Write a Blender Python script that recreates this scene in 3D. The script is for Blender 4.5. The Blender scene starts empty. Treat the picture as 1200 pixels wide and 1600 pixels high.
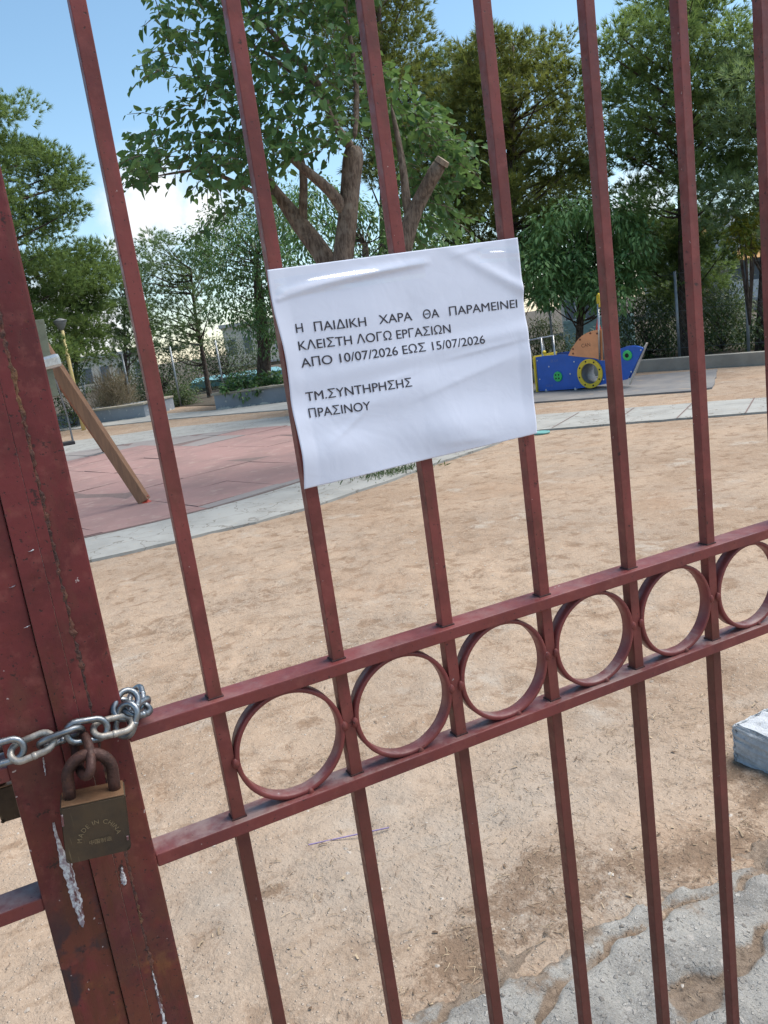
import bpy, bmesh, math, random
import numpy as np
from mathutils import Vector, Matrix
SC = bpy.context.scene
COL = SC.collection
R = math.radians
random.seed(7)
PI = math.pi

# ------------------------------------------------------------------ camera
F_PX, CAM = 1272.24, np.array([-0.1246, -0.7891, 1.45])
PITCH, ROLL, YAW = 1.3542, -0.1409, -0.4132
def mat3():
    return Matrix.Rotation(YAW, 3, 'Z') @ Matrix.Rotation(PITCH, 3, 'X') @ Matrix.Rotation(ROLL, 3, 'Z')
RM = np.array(mat3())
cd = bpy.data.cameras.new('camera'); cam = bpy.data.objects.new('camera', cd); COL.objects.link(cam)
cam.matrix_world = Matrix.Translation(CAM.tolist()) @ mat3().to_4x4()
cd.sensor_fit = 'AUTO'; cd.sensor_width = 36.0; cd.lens = F_PX / 1600 * 36.0
cd.clip_start = 0.02; cd.clip_end = 3000
cd.dof.use_dof = False
SC.camera = cam

# ------------------------------------------------------------------ sky, sun, exposure
SUN_EL, SUN_AZ = R(60), R(97)          # azimuth measured from +Y towards +X
w = bpy.data.worlds.new('World'); SC.world = w; w.use_nodes = True
nt = w.node_tree; nt.nodes.clear()
def N(t, kind, **kw):
    n = t.nodes.new(kind)
    for k, v in kw.items(): setattr(n, k, v)
    return n
out = N(nt, 'ShaderNodeOutputWorld'); bg = N(nt, 'ShaderNodeBackground'); bg.inputs['Strength'].default_value = 0.10
sky = N(nt, 'ShaderNodeTexSky', sky_type='NISHITA', sun_disc=False)
sky.sun_elevation = SUN_EL; sky.sun_rotation = SUN_AZ
sky.altitude = 100; sky.air_density = 1.0; sky.dust_density = 0.3; sky.ozone_density = 2.2
geo = N(nt, 'ShaderNodeTexCoord')
def wmath(op, a, b=None, c=None):
    n = N(nt, 'ShaderNodeMath', operation=op)
    for i, v in enumerate((a, b, c)):
        if v is None: continue
        if isinstance(v, (int, float)): n.inputs[i].default_value = v
        else: nt.links.new(v, n.inputs[i])
    return n.outputs[0]
def ray(px, py):
    d = RM @ np.array([(px - 600) / F_PX, -(py - 800) / F_PX, -1.0]); return d / np.linalg.norm(d)
noise = N(nt, 'ShaderNodeTexNoise'); noise.inputs['Scale'].default_value = 7.0; noise.inputs['Detail'].default_value = 7; noise.inputs['Roughness'].default_value = 0.62
nt.links.new(geo.outputs['Generated'], noise.inputs['Vector'])
mask = None
# cumulus banks: direction, angular radius
for (px, py, rad) in ((250, 318, .045), (205, 352, .042), (315, 330, .036), (190, 385, .03), (1000, 330, .04), (120, 500, .05)):
    d = ray(px, py)
    dt = N(nt, 'ShaderNodeVectorMath', operation='DISTANCE'); nt.links.new(geo.outputs['Generated'], dt.inputs[0]); dt.inputs[1].default_value = d.tolist()
    m = wmath('SUBTRACT', 1.0, wmath('DIVIDE', dt.outputs['Value'], rad * 1.6))
    mask = m if mask is None else wmath('MAXIMUM', mask, m)
mm = wmath('ADD', mask, wmath('MULTIPLY', wmath('SUBTRACT', noise.outputs['Fac'], 0.5), 2.6))
ramp = N(nt, 'ShaderNodeMapRange'); ramp.interpolation_type = 'SMOOTHSTEP'
nt.links.new(mm, ramp.inputs['Value']); ramp.inputs['From Min'].default_value = 0.10; ramp.inputs['From Max'].default_value = 0.85
mix = N(nt, 'ShaderNodeMix', data_type='RGBA'); nt.links.new(ramp.outputs['Result'], mix.inputs['Factor'])
hs = N(nt, 'ShaderNodeHueSaturation'); hs.inputs['Saturation'].default_value = 1.0; hs.inputs['Value'].default_value = .98; hs.inputs['Hue'].default_value = .487
nt.links.new(sky.outputs[0], hs.inputs['Color'])
nt.links.new(hs.outputs[0], mix.inputs['A']); mix.inputs['B'].default_value = (5.6, 5.7, 5.9, 1)
nt.links.new(mix.outputs['Result'], bg.inputs['Color']); nt.links.new(bg.outputs[0], out.inputs[0])

sl = bpy.data.lights.new('sun', 'SUN'); sl.energy = 3.0; sl.angle = R(50); sl.color = (1.0, 0.93, 0.84)
so = bpy.data.objects.new('sun', sl); COL.objects.link(so)
sdir = Vector((math.sin(SUN_AZ) * math.cos(SUN_EL), math.cos(SUN_AZ) * math.cos(SUN_EL), math.sin(SUN_EL)))
so.rotation_euler = sdir.to_track_quat('Z', 'Y').to_euler(); so.location = (4, 6, 30)
SC.view_settings.view_transform = 'Standard'; SC.view_settings.look = 'None'; SC.view_settings.gamma = 1.0
SC.view_settings.exposure = 1.0
SC.render.engine = 'CYCLES'
SC.cycles.max_bounces = 6; SC.cycles.transparent_max_bounces = 8

# ------------------------------------------------------------------ helpers
def at(px, py, D):
    d = ray(px, py); t = D / math.hypot(d[0], d[1]); return CAM + d * t
def gnd(px, py, z=0.0):
    d = ray(px, py); t = (z - CAM[2]) / d[2]; return CAM + d * t
def root_loc(o):
    v = Vector((0, 0, 0))
    while o is not None: v += o.location; o = o.parent
    return v
def finish(name, me, mat, parent=None, origin=None, smooth=False):
    """link a world-coordinate mesh as one object"""
    o = bpy.data.objects.new(name, me); COL.objects.link(o)
    if parent is not None:
        off = root_loc(parent); o.parent = parent
    else:
        if origin is None:
            a = np.empty(len(me.vertices) * 3, 'f'); me.vertices.foreach_get('co', a); a = a.reshape(-1, 3)
            origin = ((a[:, 0].min() + a[:, 0].max()) / 2, (a[:, 1].min() + a[:, 1].max()) / 2, a[:, 2].min())
        off = Vector([float(v) for v in origin]); o.location = off
    me.transform(Matrix.Translation(-off))
    for m in (mat if isinstance(mat, (list, tuple)) else [mat]): me.materials.append(m)
    me.polygons.foreach_set('use_smooth', [bool(smooth)] * len(me.polygons))
    me.update()
    return o
def from_bm(name, bm, mat, parent=None, origin=None, smooth=False):
    bmesh.ops.recalc_face_normals(bm, faces=bm.faces)
    me = bpy.data.meshes.new(name); bm.to_mesh(me); bm.free()
    return finish(name, me, mat, parent, origin, smooth)
def tag(o, label=None, cat=None, group=None, kind=None):
    if label: o['label'] = label
    if cat: o['category'] = cat
    if group: o['group'] = group
    if kind: o['kind'] = kind
    return o
def thing(name, loc, label, cat, group=None):
    o = bpy.data.objects.new(name, None); COL.objects.link(o); o.location = [float(v) for v in loc]; o.empty_display_size = .1
    return tag(o, label, cat, group)
def add_box(bm, lo, hi, M=None, bevel=0.0):
    r = bmesh.ops.create_cube(bm, size=1.0)
    lo = Vector([float(v) for v in lo]); hi = Vector([float(v) for v in hi]); c = (lo + hi) / 2; s = hi - lo
    for v in r['verts']:
        v.co = Vector((v.co.x * s.x, v.co.y * s.y, v.co.z * s.z)) + c
    vs = r['verts']
    if bevel > 0:
        es = list({e for v in vs for e in v.link_edges})
        rr = bmesh.ops.bevel(bm, geom=es, offset=bevel, segments=2, profile=.6, affect='EDGES')
        vs = list({v for f in rr['faces'] for v in f.verts} | {v for v in vs if v.is_valid})
    if M is not None:
        for v in vs: v.co = M @ v.co
    return vs
def frame_along(a, b, up=(0, 0, 1)):
    a = Vector([float(v) for v in a]); b = Vector([float(v) for v in b]); z = (b - a).normalized(); u = Vector(up)
    if abs(z.dot(u)) > .98: u = Vector((0, 1, 0))
    x = u.cross(z).normalized(); y = z.cross(x)
    M = Matrix((x, y, z)).transposed().to_4x4(); M.translation = a
    return M, (b - a).length
def add_bar(bm, a, b, wx, wy, up=(0, 0, 1), bevel=0.0):
    M, L = frame_along(a, b, up)
    return add_box(bm, (-wx / 2, -wy / 2, 0), (wx / 2, wy / 2, L), M, bevel)
def add_tube(bm, pts, rad, seg=10, closed=False, cap=True, jit=0.0, rnd=random):
    pts = [Vector([float(c) for c in p]) for p in pts]; n = len(pts)
    rad = rad if isinstance(rad, (list, tuple)) else [rad] * n
    rings = []; ref = None
    for i, p in enumerate(pts):
        a = pts[i - 1] if (i > 0 or closed) else p; b = pts[(i + 1) % n] if (i < n - 1 or closed) else p
        t = (b - a).normalized()
        if ref is None:
            ref = Vector((0, 0, 1)) if abs(t.z) < .9 else Vector((1, 0, 0))
        x = (ref - t * ref.dot(t)).normalized(); y = t.cross(x); ref = x
        rings.append([bm.verts.new(p + (x * math.cos(2 * PI * k / seg) + y * math.sin(2 * PI * k / seg)) * rad[i] * (1 + jit * rnd.uniform(-1, 1))) for k in range(seg)])
    for i in range(n if closed else n - 1):
        A, B = rings[i], rings[(i + 1) % n]
        for k in range(seg):
            bm.faces.new((A[k], A[(k + 1) % seg], B[(k + 1) % seg], B[k]))
    if cap and not closed:
        bm.faces.new(rings[0][::-1]); bm.faces.new(rings[-1])
    return rings
def add_lathe(bm, prof, M=None, seg=20):
    """prof: (r, z) pairs"""
    rings = []
    for r, z in prof:
        rings.append([bm.verts.new(Vector((r * math.cos(2 * PI * k / seg), r * math.sin(2 * PI * k / seg), z))) for k in range(seg)])
    for A, B in zip(rings, rings[1:]):
        for k in range(seg): bm.faces.new((A[k], A[(k + 1) % seg], B[(k + 1) % seg], B[k]))
    bm.faces.new(rings[0][::-1]); bm.faces.new(rings[-1])
    if M is not None:
        for rg in rings:
            for v in rg: v.co = M @ v.co
def add_prism(bm, outer, holes, t, M):
    """2-D outline (with holes) extruded by t along local z, mapped by M"""
    edges = []
    for lp in [outer] + list(holes):
        vs = [bm.verts.new((x, y, 0)) for x, y in lp]
        edges += [bm.edges.new((vs[i], vs[(i + 1) % len(vs)])) for i in range(len(vs))]
    r = bmesh.ops.triangle_fill(bm, edges=edges, use_beauty=True)
    fs = [g for g in r['geom'] if isinstance(g, bmesh.types.BMFace)]
    base = {v for f in fs for v in f.verts}
    e = bmesh.ops.extrude_face_region(bm, geom=fs)
    nv = [g for g in e['geom'] if isinstance(g, bmesh.types.BMVert)]
    for v in nv: v.co.z += t
    for v in list(base) + nv: v.co = M @ v.co
def np_mesh(name, verts, faces_flat, lens, tint=None):
    me = bpy.data.meshes.new(name)
    me.vertices.add(len(verts)); me.vertices.foreach_set('co', np.asarray(verts, 'f').ravel())
    me.loops.add(len(faces_flat)); me.loops.foreach_set('vertex_index', np.asarray(faces_flat, 'i'))
    me.polygons.add(len(lens)); st = np.concatenate(([0], np.cumsum(lens)[:-1]))
    me.polygons.foreach_set('loop_start', st.astype('i'))
    me.update(calc_edges=True); me.validate()
    if tint is not None:
        a = me.attributes.new('tint', 'FLOAT', 'POINT'); a.data.foreach_set('value', np.asarray(tint, 'f'))
    return me

# ------------------------------------------------------------------ materials
class Mt:
    def __init__(s, name):
        s.m = bpy.data.materials.new(name); s.m.use_nodes = True; s.t = s.m.node_tree
        s.b = s.t.nodes['Principled BSDF']; s.out = s.t.nodes['Material Output']
        s.tc = N(s.t, 'ShaderNodeTexCoord').outputs['Object']
    def link(s, a, b): s.t.links.new(a, b)
    def noise(s, scale, detail=4, rough=.6, vec=None, dist=0.0):
        n = N(s.t, 'ShaderNodeTexNoise'); n.inputs['Scale'].default_value = scale; n.inputs['Detail'].default_value = detail; n.inputs['Roughness'].default_value = rough; n.inputs['Distortion'].default_value = dist
        s.link(vec if vec is not None else s.tc, n.inputs['Vector']); return n.outputs['Fac']
    def voro(s, scale, feature='F1', vec=None, outn='Distance', rnd=1.0):
        n = N(s.t, 'ShaderNodeTexVoronoi', feature=feature); n.inputs['Scale'].default_value = scale; n.inputs['Randomness'].default_value = rnd
        s.link(vec if vec is not None else s.tc, n.inputs['Vector']); return n.outputs[outn]
    def mapv(s, sx, sy, sz, rot=(0, 0, 0)):
        n = N(s.t, 'ShaderNodeMapping'); n.inputs['Scale'].default_value = (sx, sy, sz); n.inputs['Rotation'].default_value = rot
        s.link(s.tc, n.inputs['Vector']); return n.outputs[0]
    def rng(s, v, a, b, lo=0.0, hi=1.0, smooth=True):
        n = N(s.t, 'ShaderNodeMapRange'); n.interpolation_type = 'SMOOTHSTEP' if smooth else 'LINEAR'
        s.link(v, n.inputs['Value'])
        for k, x in (('From Min', a), ('From Max', b), ('To Min', lo), ('To Max', hi)): n.inputs[k].default_value = x
        return n.outputs['Result']
    def math(s, op, a, b=None):
        n = N(s.t, 'ShaderNodeMath', operation=op)
        for i, v in enumerate((a, b)):
            if v is None: continue
            if isinstance(v, (int, float)): n.inputs[i].default_value = v
            else: s.link(v, n.inputs[i])
        return n.outputs[0]
    def mix(s, fac, a, b, mode='MIX'):
        n = N(s.t, 'ShaderNodeMix', data_type='RGBA', blend_type=mode)
        for k, v in (('Factor', fac), ('A', a), ('B', b)):
            if isinstance(v, (int, float)): n.inputs[k].default_value = v
            elif isinstance(v, (tuple, list)): n.inputs[k].default_value = (*v[:3], 1)
            else: s.link(v, n.inputs[k])
        return n.outputs['Result']
    def attr(s, name):
        n = N(s.t, 'ShaderNodeAttribute'); n.attribute_name = name; return n.outputs['Fac']
    def sep(s, axis):
        n = N(s.t, 'ShaderNodeSeparateXYZ'); s.link(s.tc, n.inputs[0]); return n.outputs[axis]
    def set(s, color=None, rough=None, metal=None, spec=None):
        for k, v in (('Base Color', color), ('Roughness', rough), ('Metallic', metal), ('Specular IOR Level', spec)):
            if v is None: continue
            if isinstance(v, (int, float)): s.b.inputs[k].default_value = v
            elif isinstance(v, (tuple, list)): s.b.inputs[k].default_value = (*v[:3], 1)
            else: s.link(v, s.b.inputs[k])
        return s
    def bump(s, h, strength=.4, dist=.01):
        n = N(s.t, 'ShaderNodeBump'); n.inputs['Strength'].default_value = strength; n.inputs['Distance'].default_value = dist
        s.link(h, n.inputs['Height']); s.link(n.outputs[0], s.b.inputs['Normal']); return s

def paint_mat(name, rust=0.0, base=(.212, .050, .044), black=.92):
    m = Mt(name)
    c = m.mix(m.rng(m.noise(9, 6, .65), .38, .62), base, [v * .62 for v in base])
    c = m.mix(m.rng(m.noise(26, 5, .7, m.mapv(1, 1, .3)), .48, .66, 0, .6), c, (.12, .040, .028))
    c = m.mix(m.rng(m.noise(60, 4), .5, .75, 0, .45), c, (.25, .075, .062))          # chalky fading
    streak = m.noise(18, 6, .7, m.mapv(1, 1, .16))
    if rust > 0:
        low = m.rng(m.sep(2), 1.20, .86, 0, 1)                                  # rust creeps up from the wet foot of the stile
        rust_f = m.math('ADD', m.math('MULTIPLY', low, .055), rust)
        c = m.mix(m.math('MULTIPLY', low, m.rng(m.noise(13, 5, .65), .38, .6, 0, .85)), c, (.125, .036, .020))
        c = m.mix(m.math('MULTIPLY', low, m.rng(m.noise(21, 5, .65), .56, .68, 0, .8)), c, (.19, .070, .026))
        c = m.mix(m.math('MULTIPLY', m.rng(m.sep(2), 1.0, .90, 0, 1), m.rng(m.noise(17, 4, .6), .46, .54, 0, black)), c, (.022, .018, .026))
    else: rust_f = rust
    r = m.rng(m.math('ADD', streak, rust_f), .58, .74)
    c = m.mix(m.math('MULTIPLY', r, .75), c, (.085, .026, .013))
    c = m.mix(m.rng(m.math('ADD', m.noise(95, 6, .75), rust * .35), .66, .74, 0, .8), c, (.15, .055, .02))
    pit = m.rng(m.noise(260, 3, .6), .63, .69)
    pit2 = m.rng(m.noise(45, 5, .75), .63, .68)
    c = m.mix(m.math('MULTIPLY', m.math('MAXIMUM', pit, pit2), .85), c, (.022, .012, .012))
    c = m.mix(m.rng(m.noise(140, 2), .735, .76, 0, .7), c, (.5, .42, .4))             # chipped specks
    if rust <= 0: c = m.mix(m.math('MULTIPLY', m.rng(m.sep(2), 1.08, .90, .0, .75), m.rng(m.noise(14, 5, .65), .3, .6, .45, 1)), c, (.098, .032, .022))     # paint mixes to a darker brown towards the bottom
    m.set(c, m.rng(m.noise(70, 4), .3, .7, .40, .65), spec=.38)
    h = m.math('ADD', m.math('MULTIPLY', m.noise(160, 5, .6), .5), m.math('MULTIPLY', m.math('ADD', r, pit), -.4))
    m.bump(h, .35, .0012)
    return m.m
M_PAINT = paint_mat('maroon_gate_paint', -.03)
M_PAINT_RUSTY = paint_mat('maroon_gate_paint_rusted', .035, (.150, .024, .026), .25)
M_PAINT_BURNT = paint_mat('maroon_gate_paint_blackened', .035, (.150, .024, .026))
def dusty_rail():
    m = Mt('maroon_rail_paint')
    base = m.mix(m.rng(m.noise(9, 5), .35, .7), (.185, .036, .034), (.135, .028, .028))
    base = m.mix(m.rng(m.noise(60, 4), .5, .75, 0, .4), base, (.25, .075, .062))
    g = N(m.t, 'ShaderNodeNewGeometry'); s = N(m.t, 'ShaderNodeSeparateXYZ'); m.link(g.outputs['True Normal'], s.inputs[0])
    up = m.rng(s.outputs[2], .6, .95)
    dust = m.math('MULTIPLY', up, m.math('MULTIPLY', m.rng(m.noise(22, 6, .65), .40, .66, .1, .9), m.rng(m.sep(2), 1.06, 1.0, .35, 1)))
    c = m.mix(dust, base, (.30, .21, .19))                                           # dust lies on upward faces
    c = m.mix(m.rng(m.noise(260, 3), .66, .72, 0, .8), c, (.022, .012, .012))
    c = m.mix(m.rng(m.noise(48, 3, .7), .72, .75, 0, .8), c, (.42, .33, .31))
    m.set(c, m.rng(m.noise(70, 4), .3, .7, .34, .6), spec=.5).bump(m.noise(160, 5, .6), .25, .001)
    return m.m
M_RAIL = dusty_rail()
def weld_mat():
    m = Mt('rusted_weld_bead')
    c = m.mix(m.rng(m.noise(90, 5, .7), .4, .62), (.045, .018, .016), (.115, .042, .026))
    c = m.mix(m.rng(m.noise(25, 3), .60, .70, 0, .7), c, (.17, .085, .035))
    c = m.mix(m.rng(m.noise(300, 3), .6, .68), c, (.01, .008, .008))
    m.set(c, .75).bump(m.noise(400, 4, .7), .9, .002); return m.m
M_WELD = weld_mat()
def simple(name, col, rough=.5, metal=0.0, var=.18, scale=12, bump=.15, bdist=.002, bscale=150, dirt=None):
    m = Mt(name)
    c = m.mix(m.rng(m.noise(scale, 5), .35, .7), col, [max(0, v * (1 - var)) for v in col])
    if dirt: c = m.mix(m.rng(m.noise(scale * 2.3, 6, .7), .55, .75, 0, .7), c, dirt)
    m.set(c, m.rng(m.noise(scale * 4, 3), .3, .7, max(.05, rough - .08), min(1, rough + .1)), metal)
    if bump: m.bump(m.noise(bscale, 4), bump, bdist)
    return m.m
M_GRIME = simple('grimy_weld_collar', (.060, .019, .018), .7, 0, .5, 120, .6, .001, 300, (.11, .05, .04))
M_CHAIN = simple('galvanised_steel', (.29, .315, .34), .42, 1.0, .5, 70, .15, .0006, 300, (.30, .29, .27))
M_CHAIN_PAINT = simple('paint_splashed_steel', (.42, .39, .35), .5, .5, .5, 130, .4, .001, 300, (.25, .22, .2))
M_RUST = simple('rusted_iron', (.070, .030, .024), .62, .25, .6, 70, .6, .001, 400, (.13, .055, .03))
def brass_mat():
    m = Mt('tarnished_brass')
    c = m.mix(m.rng(m.noise(30, 5), .3, .7), (.072, .051, .031), (.045, .033, .024))
    c = m.mix(m.rng(m.noise(130, 4, .7), .6, .75, 0, .6), c, (.06, .045, .03))
    scr = m.rng(m.noise(60, 3, .6, m.mapv(9, 9, .4)), .62, .72, 0, .35)
    c = m.mix(scr, c, (.3, .24, .13))
    m.set(c, m.rng(m.noise(90, 4), .3, .7, .45, .65), .35).bump(m.noise(300, 4), .25, .0005); return m.m
M_BRASS = brass_mat()
M_BRASS_TOP = simple('worn_copper_brass', (.26, .15, .085), .5, .5, .35, 60, .2, .0005, 300)
M_ENGRAVE = simple('engraved_line', (.24, .19, .115), .5, .4, .35, 300)
def drip_mat():
    m = Mt('white_paint_drip')
    c = m.mix(m.rng(m.noise(160, 4, .7), .44, .60), (.62, .64, .66), (.30, .24, .27))
    c = m.mix(m.rng(m.noise(75, 4, .7, m.mapv(1, 1, .35)), .52, .60), c, (.13, .055, .06))
    m.set(c, .35).bump(m.noise(200, 4), .6, .001); return m.m
M_DRIP = drip_mat()
def paper_mat():
    m = Mt('office_paper'); m.set((.765, .805, .94), .7, spec=.3)
    tr = N(m.t, 'ShaderNodeBsdfTranslucent'); tr.inputs[0].default_value = (.75, .75, .76, 1)
    ms = N(m.t, 'ShaderNodeMixShader'); ms.inputs[0].default_value = .10
    m.link(m.b.outputs[0], ms.inputs[1]); m.link(tr.outputs[0], ms.inputs[2]); m.link(ms.outputs[0], m.out.inputs[0])
    m.bump(m.math('ADD', m.noise(9, 3, .5, dist=1.2), m.math('MULTIPLY', m.noise(38, 3, .5, dist=.8), .25)), .30, .006); return m.m
M_PAPER = paper_mat()
M_INK = simple('printed_black_ink', (.035, .032, .045), .6, bump=0)
def tape_mat():
    m = Mt('clear_tape'); tr = N(m.t, 'ShaderNodeBsdfTransparent'); gl = N(m.t, 'ShaderNodeBsdfGlossy'); gl.inputs['Roughness'].default_value = .12
    gl.inputs[0].default_value = (.9, .9, .9, 1)
    ms = N(m.t, 'ShaderNodeMixShader'); ms.inputs[0].default_value = .065; m.link(tr.outputs[0], ms.inputs[1]); m.link(gl.outputs[0], ms.inputs[2]); m.link(ms.outputs[0], m.out.inputs[0])
    return m.m
M_TAPE = tape_mat()

def dirt_mat():
    m = Mt('sandy_dirt'); g = N(m.t, 'ShaderNodeNewGeometry'); m.tc = g.outputs['Position']
    c = m.mix(m.rng(m.noise(1.1, 6, .62), .36, .66), (.382, .286, .208), (.318, .250, .192))
    c = m.mix(m.rng(m.noise(.55, 5, .6, dist=.5), .46, .62, 0, .8), c, (.30, .215, .150))
    c = m.mix(m.rng(m.noise(3.7, 6, .66, dist=.3), .52, .68, 0, .7), c, (.235, .165, .112))           # damp brown patches
    c = m.mix(m.rng(m.noise(2.3, 5, .6), .56, .72, 0, .8), c, (.40, .35, .295))                       # pale trodden grey
    c = m.mix(m.rng(m.noise(16, 5, .7, m.mapv(.35, 1, 1, (0, 0, .5))), .54, .68, 0, .55), c, (.23, .155, .10))   # raked streaks and needles
    c = m.mix(m.rng(m.noise(75, 5, .75), .55, .68, 0, .55), c, (.20, .14, .10))
    c = m.mix(m.rng(m.noise(28, 6, .75, m.mapv(.5, 1, 1, (0, 0, -.4))), .56, .68, 0, .45), c, (.50, .41, .32))
    c = m.mix(m.rng(m.noise(160, 3, .6), .62, .70, 0, .6), c, (.60, .50, .40))
    v = m.voro(55); c = m.mix(m.rng(v, .14, .20, .5, 0), c, (.55, .48, .41))
    cl = m.noise(7, 6, .72, dist=.4)
    c = m.mix(m.rng(cl, .515, .63, 0, .72), c, (.215, .142, .092))                                      # clods and scuffs
    c = m.mix(m.rng(m.noise(.9, 4, .6), .54, .68, 0, .40), c, (.39, .270, .185))                       # redder sand
    c = m.mix(m.math('MULTIPLY', m.attr('hard'), m.rng(m.noise(5, 5, .7), .3, .6, .4, .9)), c, (.335, .285, .235))   # grey trodden crust
    br = m.rng(m.math('ADD', m.attr('brown'), m.math('ADD', m.math('MULTIPLY', m.math('SUBTRACT', m.noise(26, 7, .8), .5), 2.2), m.math('MULTIPLY', m.math('SUBTRACT', m.noise(150, 4, .8), .5), 1.2))), .35, .85)
    c = m.mix(m.math('MULTIPLY', br, .85), c, m.mix(m.noise(120, 5, .8), (.09, .058, .04), (.26, .18, .12)))
    m.set(c, .93, spec=.15)
    h = m.math('ADD', m.math('ADD', m.math('MULTIPLY', m.math('SUBTRACT', m.noise(9, 5, .65), cl), 1.2), m.math('MULTIPLY', m.noise(45, 5, .7), .5)), m.math('MULTIPLY', m.rng(v, .1, .24, 1, 0), .25))
    m.bump(h, .85, .017); return m.m
M_DIRT = dirt_mat()
def concrete_mat(name, col, cscale=1.0, crack=True):
    m = Mt(name); g = N(m.t, 'ShaderNodeNewGeometry'); m.tc = g.outputs['Position']
    c = m.mix(m.rng(m.noise(2.2 * cscale, 6, .65), .35, .7), col, [v * .78 for v in col])
    c = m.mix(m.rng(m.noise(14 * cscale, 5, .7), .56, .74, 0, .5), c, (.36, .28, .2))
    c = m.mix(m.rng(m.noise(70, 4, .7), .6, .72, 0, .4), c, [v * .5 for v in col])
    if crack:
        v = m.voro(1.5, 'DISTANCE_TO_EDGE', N_warp(m, .9)); c = m.mix(m.rng(v, .0, .018, .75, 0), c, (.13, .11, .09))
        v2 = m.voro(4.2, 'DISTANCE_TO_EDGE', N_warp(m, .5)); k = m.math('MULTIPLY', m.rng(v2, .0, .02, .7, 0), m.rng(m.noise(1.7), .5, .6)); c = m.mix(k, c, (.16, .13, .1))
    m.set(c, .88, spec=.25).bump(m.noise(55, 6, .7), .4, .006); return m.m
def N_warp(m, amt):
    n = N(m.t, 'ShaderNodeTexNoise'); n.inputs['Scale'].default_value = 2.5; n.inputs['Detail'].default_value = 4; m.link(m.tc, n.inputs['Vector'])
    a = N(m.t, 'ShaderNodeVectorMath', operation='SCALE'); m.link(n.outputs['Color'], a.inputs[0]); a.inputs['Scale'].default_value = amt
    b = N(m.t, 'ShaderNodeVectorMath', operation='ADD'); m.link(m.tc, b.inputs[0]); m.link(a.outputs[0], b.inputs[1]); return b.outputs[0]
M_PATH = concrete_mat('pale_path_concrete', (.345, .345, .325))
M_STRIP = concrete_mat('far_concrete', (.40, .40, .38), crack=False)
M_CURB = concrete_mat('curb_concrete', (.36, .335, .285), crack=False)
def exposed_agg():
    m = Mt('worn_aggregate_concrete'); g = N(m.t, 'ShaderNodeNewGeometry'); m.tc = g.outputs['Position']
    grey = m.mix(m.rng(m.noise(7, 6, .65), .35, .68), (.42, .40, .36), (.27, .255, .232))
    wv = N_warp(m, .0); nz_ = N(m.t, 'ShaderNodeTexNoise'); nz_.inputs['Scale'].default_value = 60; m.link(m.tc, nz_.inputs['Vector']); sc_ = N(m.t, 'ShaderNodeVectorMath', operation='SCALE'); m.link(nz_.outputs['Color'], sc_.inputs[0]); sc_.inputs['Scale'].default_value = .022; ad_ = N(m.t, 'ShaderNodeVectorMath', operation='ADD'); m.link(m.tc, ad_.inputs[0]); m.link(sc_.outputs[0], ad_.inputs[1]); wv = ad_.outputs[0]
    v = m.voro(58, vec=wv); sz = m.voro(58, vec=wv, outn='Color')
    grey = m.mix(m.rng(m.noise(190, 4, .75), .50, .62, 0, .7), grey, (.46, .45, .43))
    grey = m.mix(m.rng(m.noise(150, 5, .75), .56, .64, 0, .8), grey, (.09, .088, .085))
    sp = N(m.t, 'ShaderNodeSeparateXYZ'); m.link(sz, sp.inputs[0])
    peb = m.math('MULTIPLY', m.rng(v, .25, .36, 1, 0), m.rng(sp.outputs[0], .45, .5))
    c = m.mix(peb, grey, m.mix(sp.outputs[1], (.56, .53, .48), (.20, .18, .16)))
    v2 = m.voro(28, vec=wv); s2 = N(m.t, 'ShaderNodeSeparateXYZ'); m.link(m.voro(28, vec=wv, outn='Color'), s2.inputs[0])
    p2 = m.math('MULTIPLY', m.rng(v2, .2, .27, 1, 0), m.rng(s2.outputs[0], .80, .83)); c = m.mix(p2, c, (.48, .45, .41))
    soil = m.mix(m.rng(m.noise(40, 5, .7), .4, .65), (.31, .24, .18), (.20, .15, .11))
    c = m.mix(m.rng(m.math('ADD', m.attr('soil'), m.math('MULTIPLY', m.math('SUBTRACT', m.noise(60, 5, .7), .5), 1.0)), .25, .75), c, soil)
    m.set(c, .85, spec=.25)
    m.bump(m.math('ADD', m.math('MULTIPLY', m.noise(70, 6, .75), 1.2), m.math('MULTIPLY', peb, .5)), 1.0, .010); return m.m
M_AGG = exposed_agg()
def rubber_mat():
    m = Mt('rubber_tiles'); g = N(m.t, 'ShaderNodeNewGeometry'); m.tc = g.outputs['Position']; t = m.attr('tint')
    pink = m.mix(m.rng(m.noise(1.3, 5, .6), .35, .68), (.300, .190, .176), (.245, .163, .152))
    pink = m.mix(m.rng(m.noise(5, 5, .7), .52, .72, 0, .7), pink, (.36, .27, .24))
    grey = m.mix(m.noise(3, 5), (.20, .19, .19), (.28, .25, .235))
    c = m.mix(m.rng(t, .45, .55), pink, grey)
    c = m.mix(m.rng(m.noise(9, 6, .7), .60, .72, 0, .7), c, (.24, .16, .11))
    m.set(c, .9, spec=.2).bump(m.noise(90, 3), .3, .004); return m.m
M_RUBBER = rubber_mat()
M_RUBBER_BASE = simple('dark_joint', (.17, .12, .11), .95, bump=0)
def dark_pad_mat():
    m = Mt('grey_rubber_surface'); g = N(m.t, 'ShaderNodeNewGeometry'); m.tc = g.outputs['Position']
    c = m.mix(m.rng(m.noise(1.2, 6, .65), .35, .68), (.150, .150, .155), (.22, .21, .20))
    c = m.mix(m.rng(m.noise(5, 6, .7, m.mapv(1, .4, 1)), .54, .70, 0, .65), c, (.31, .25, .19))
    m.set(c, .85, spec=.3).bump(m.noise(60, 4), .3, .004); return m.m
M_DARKPAD = dark_pad_mat()
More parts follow.
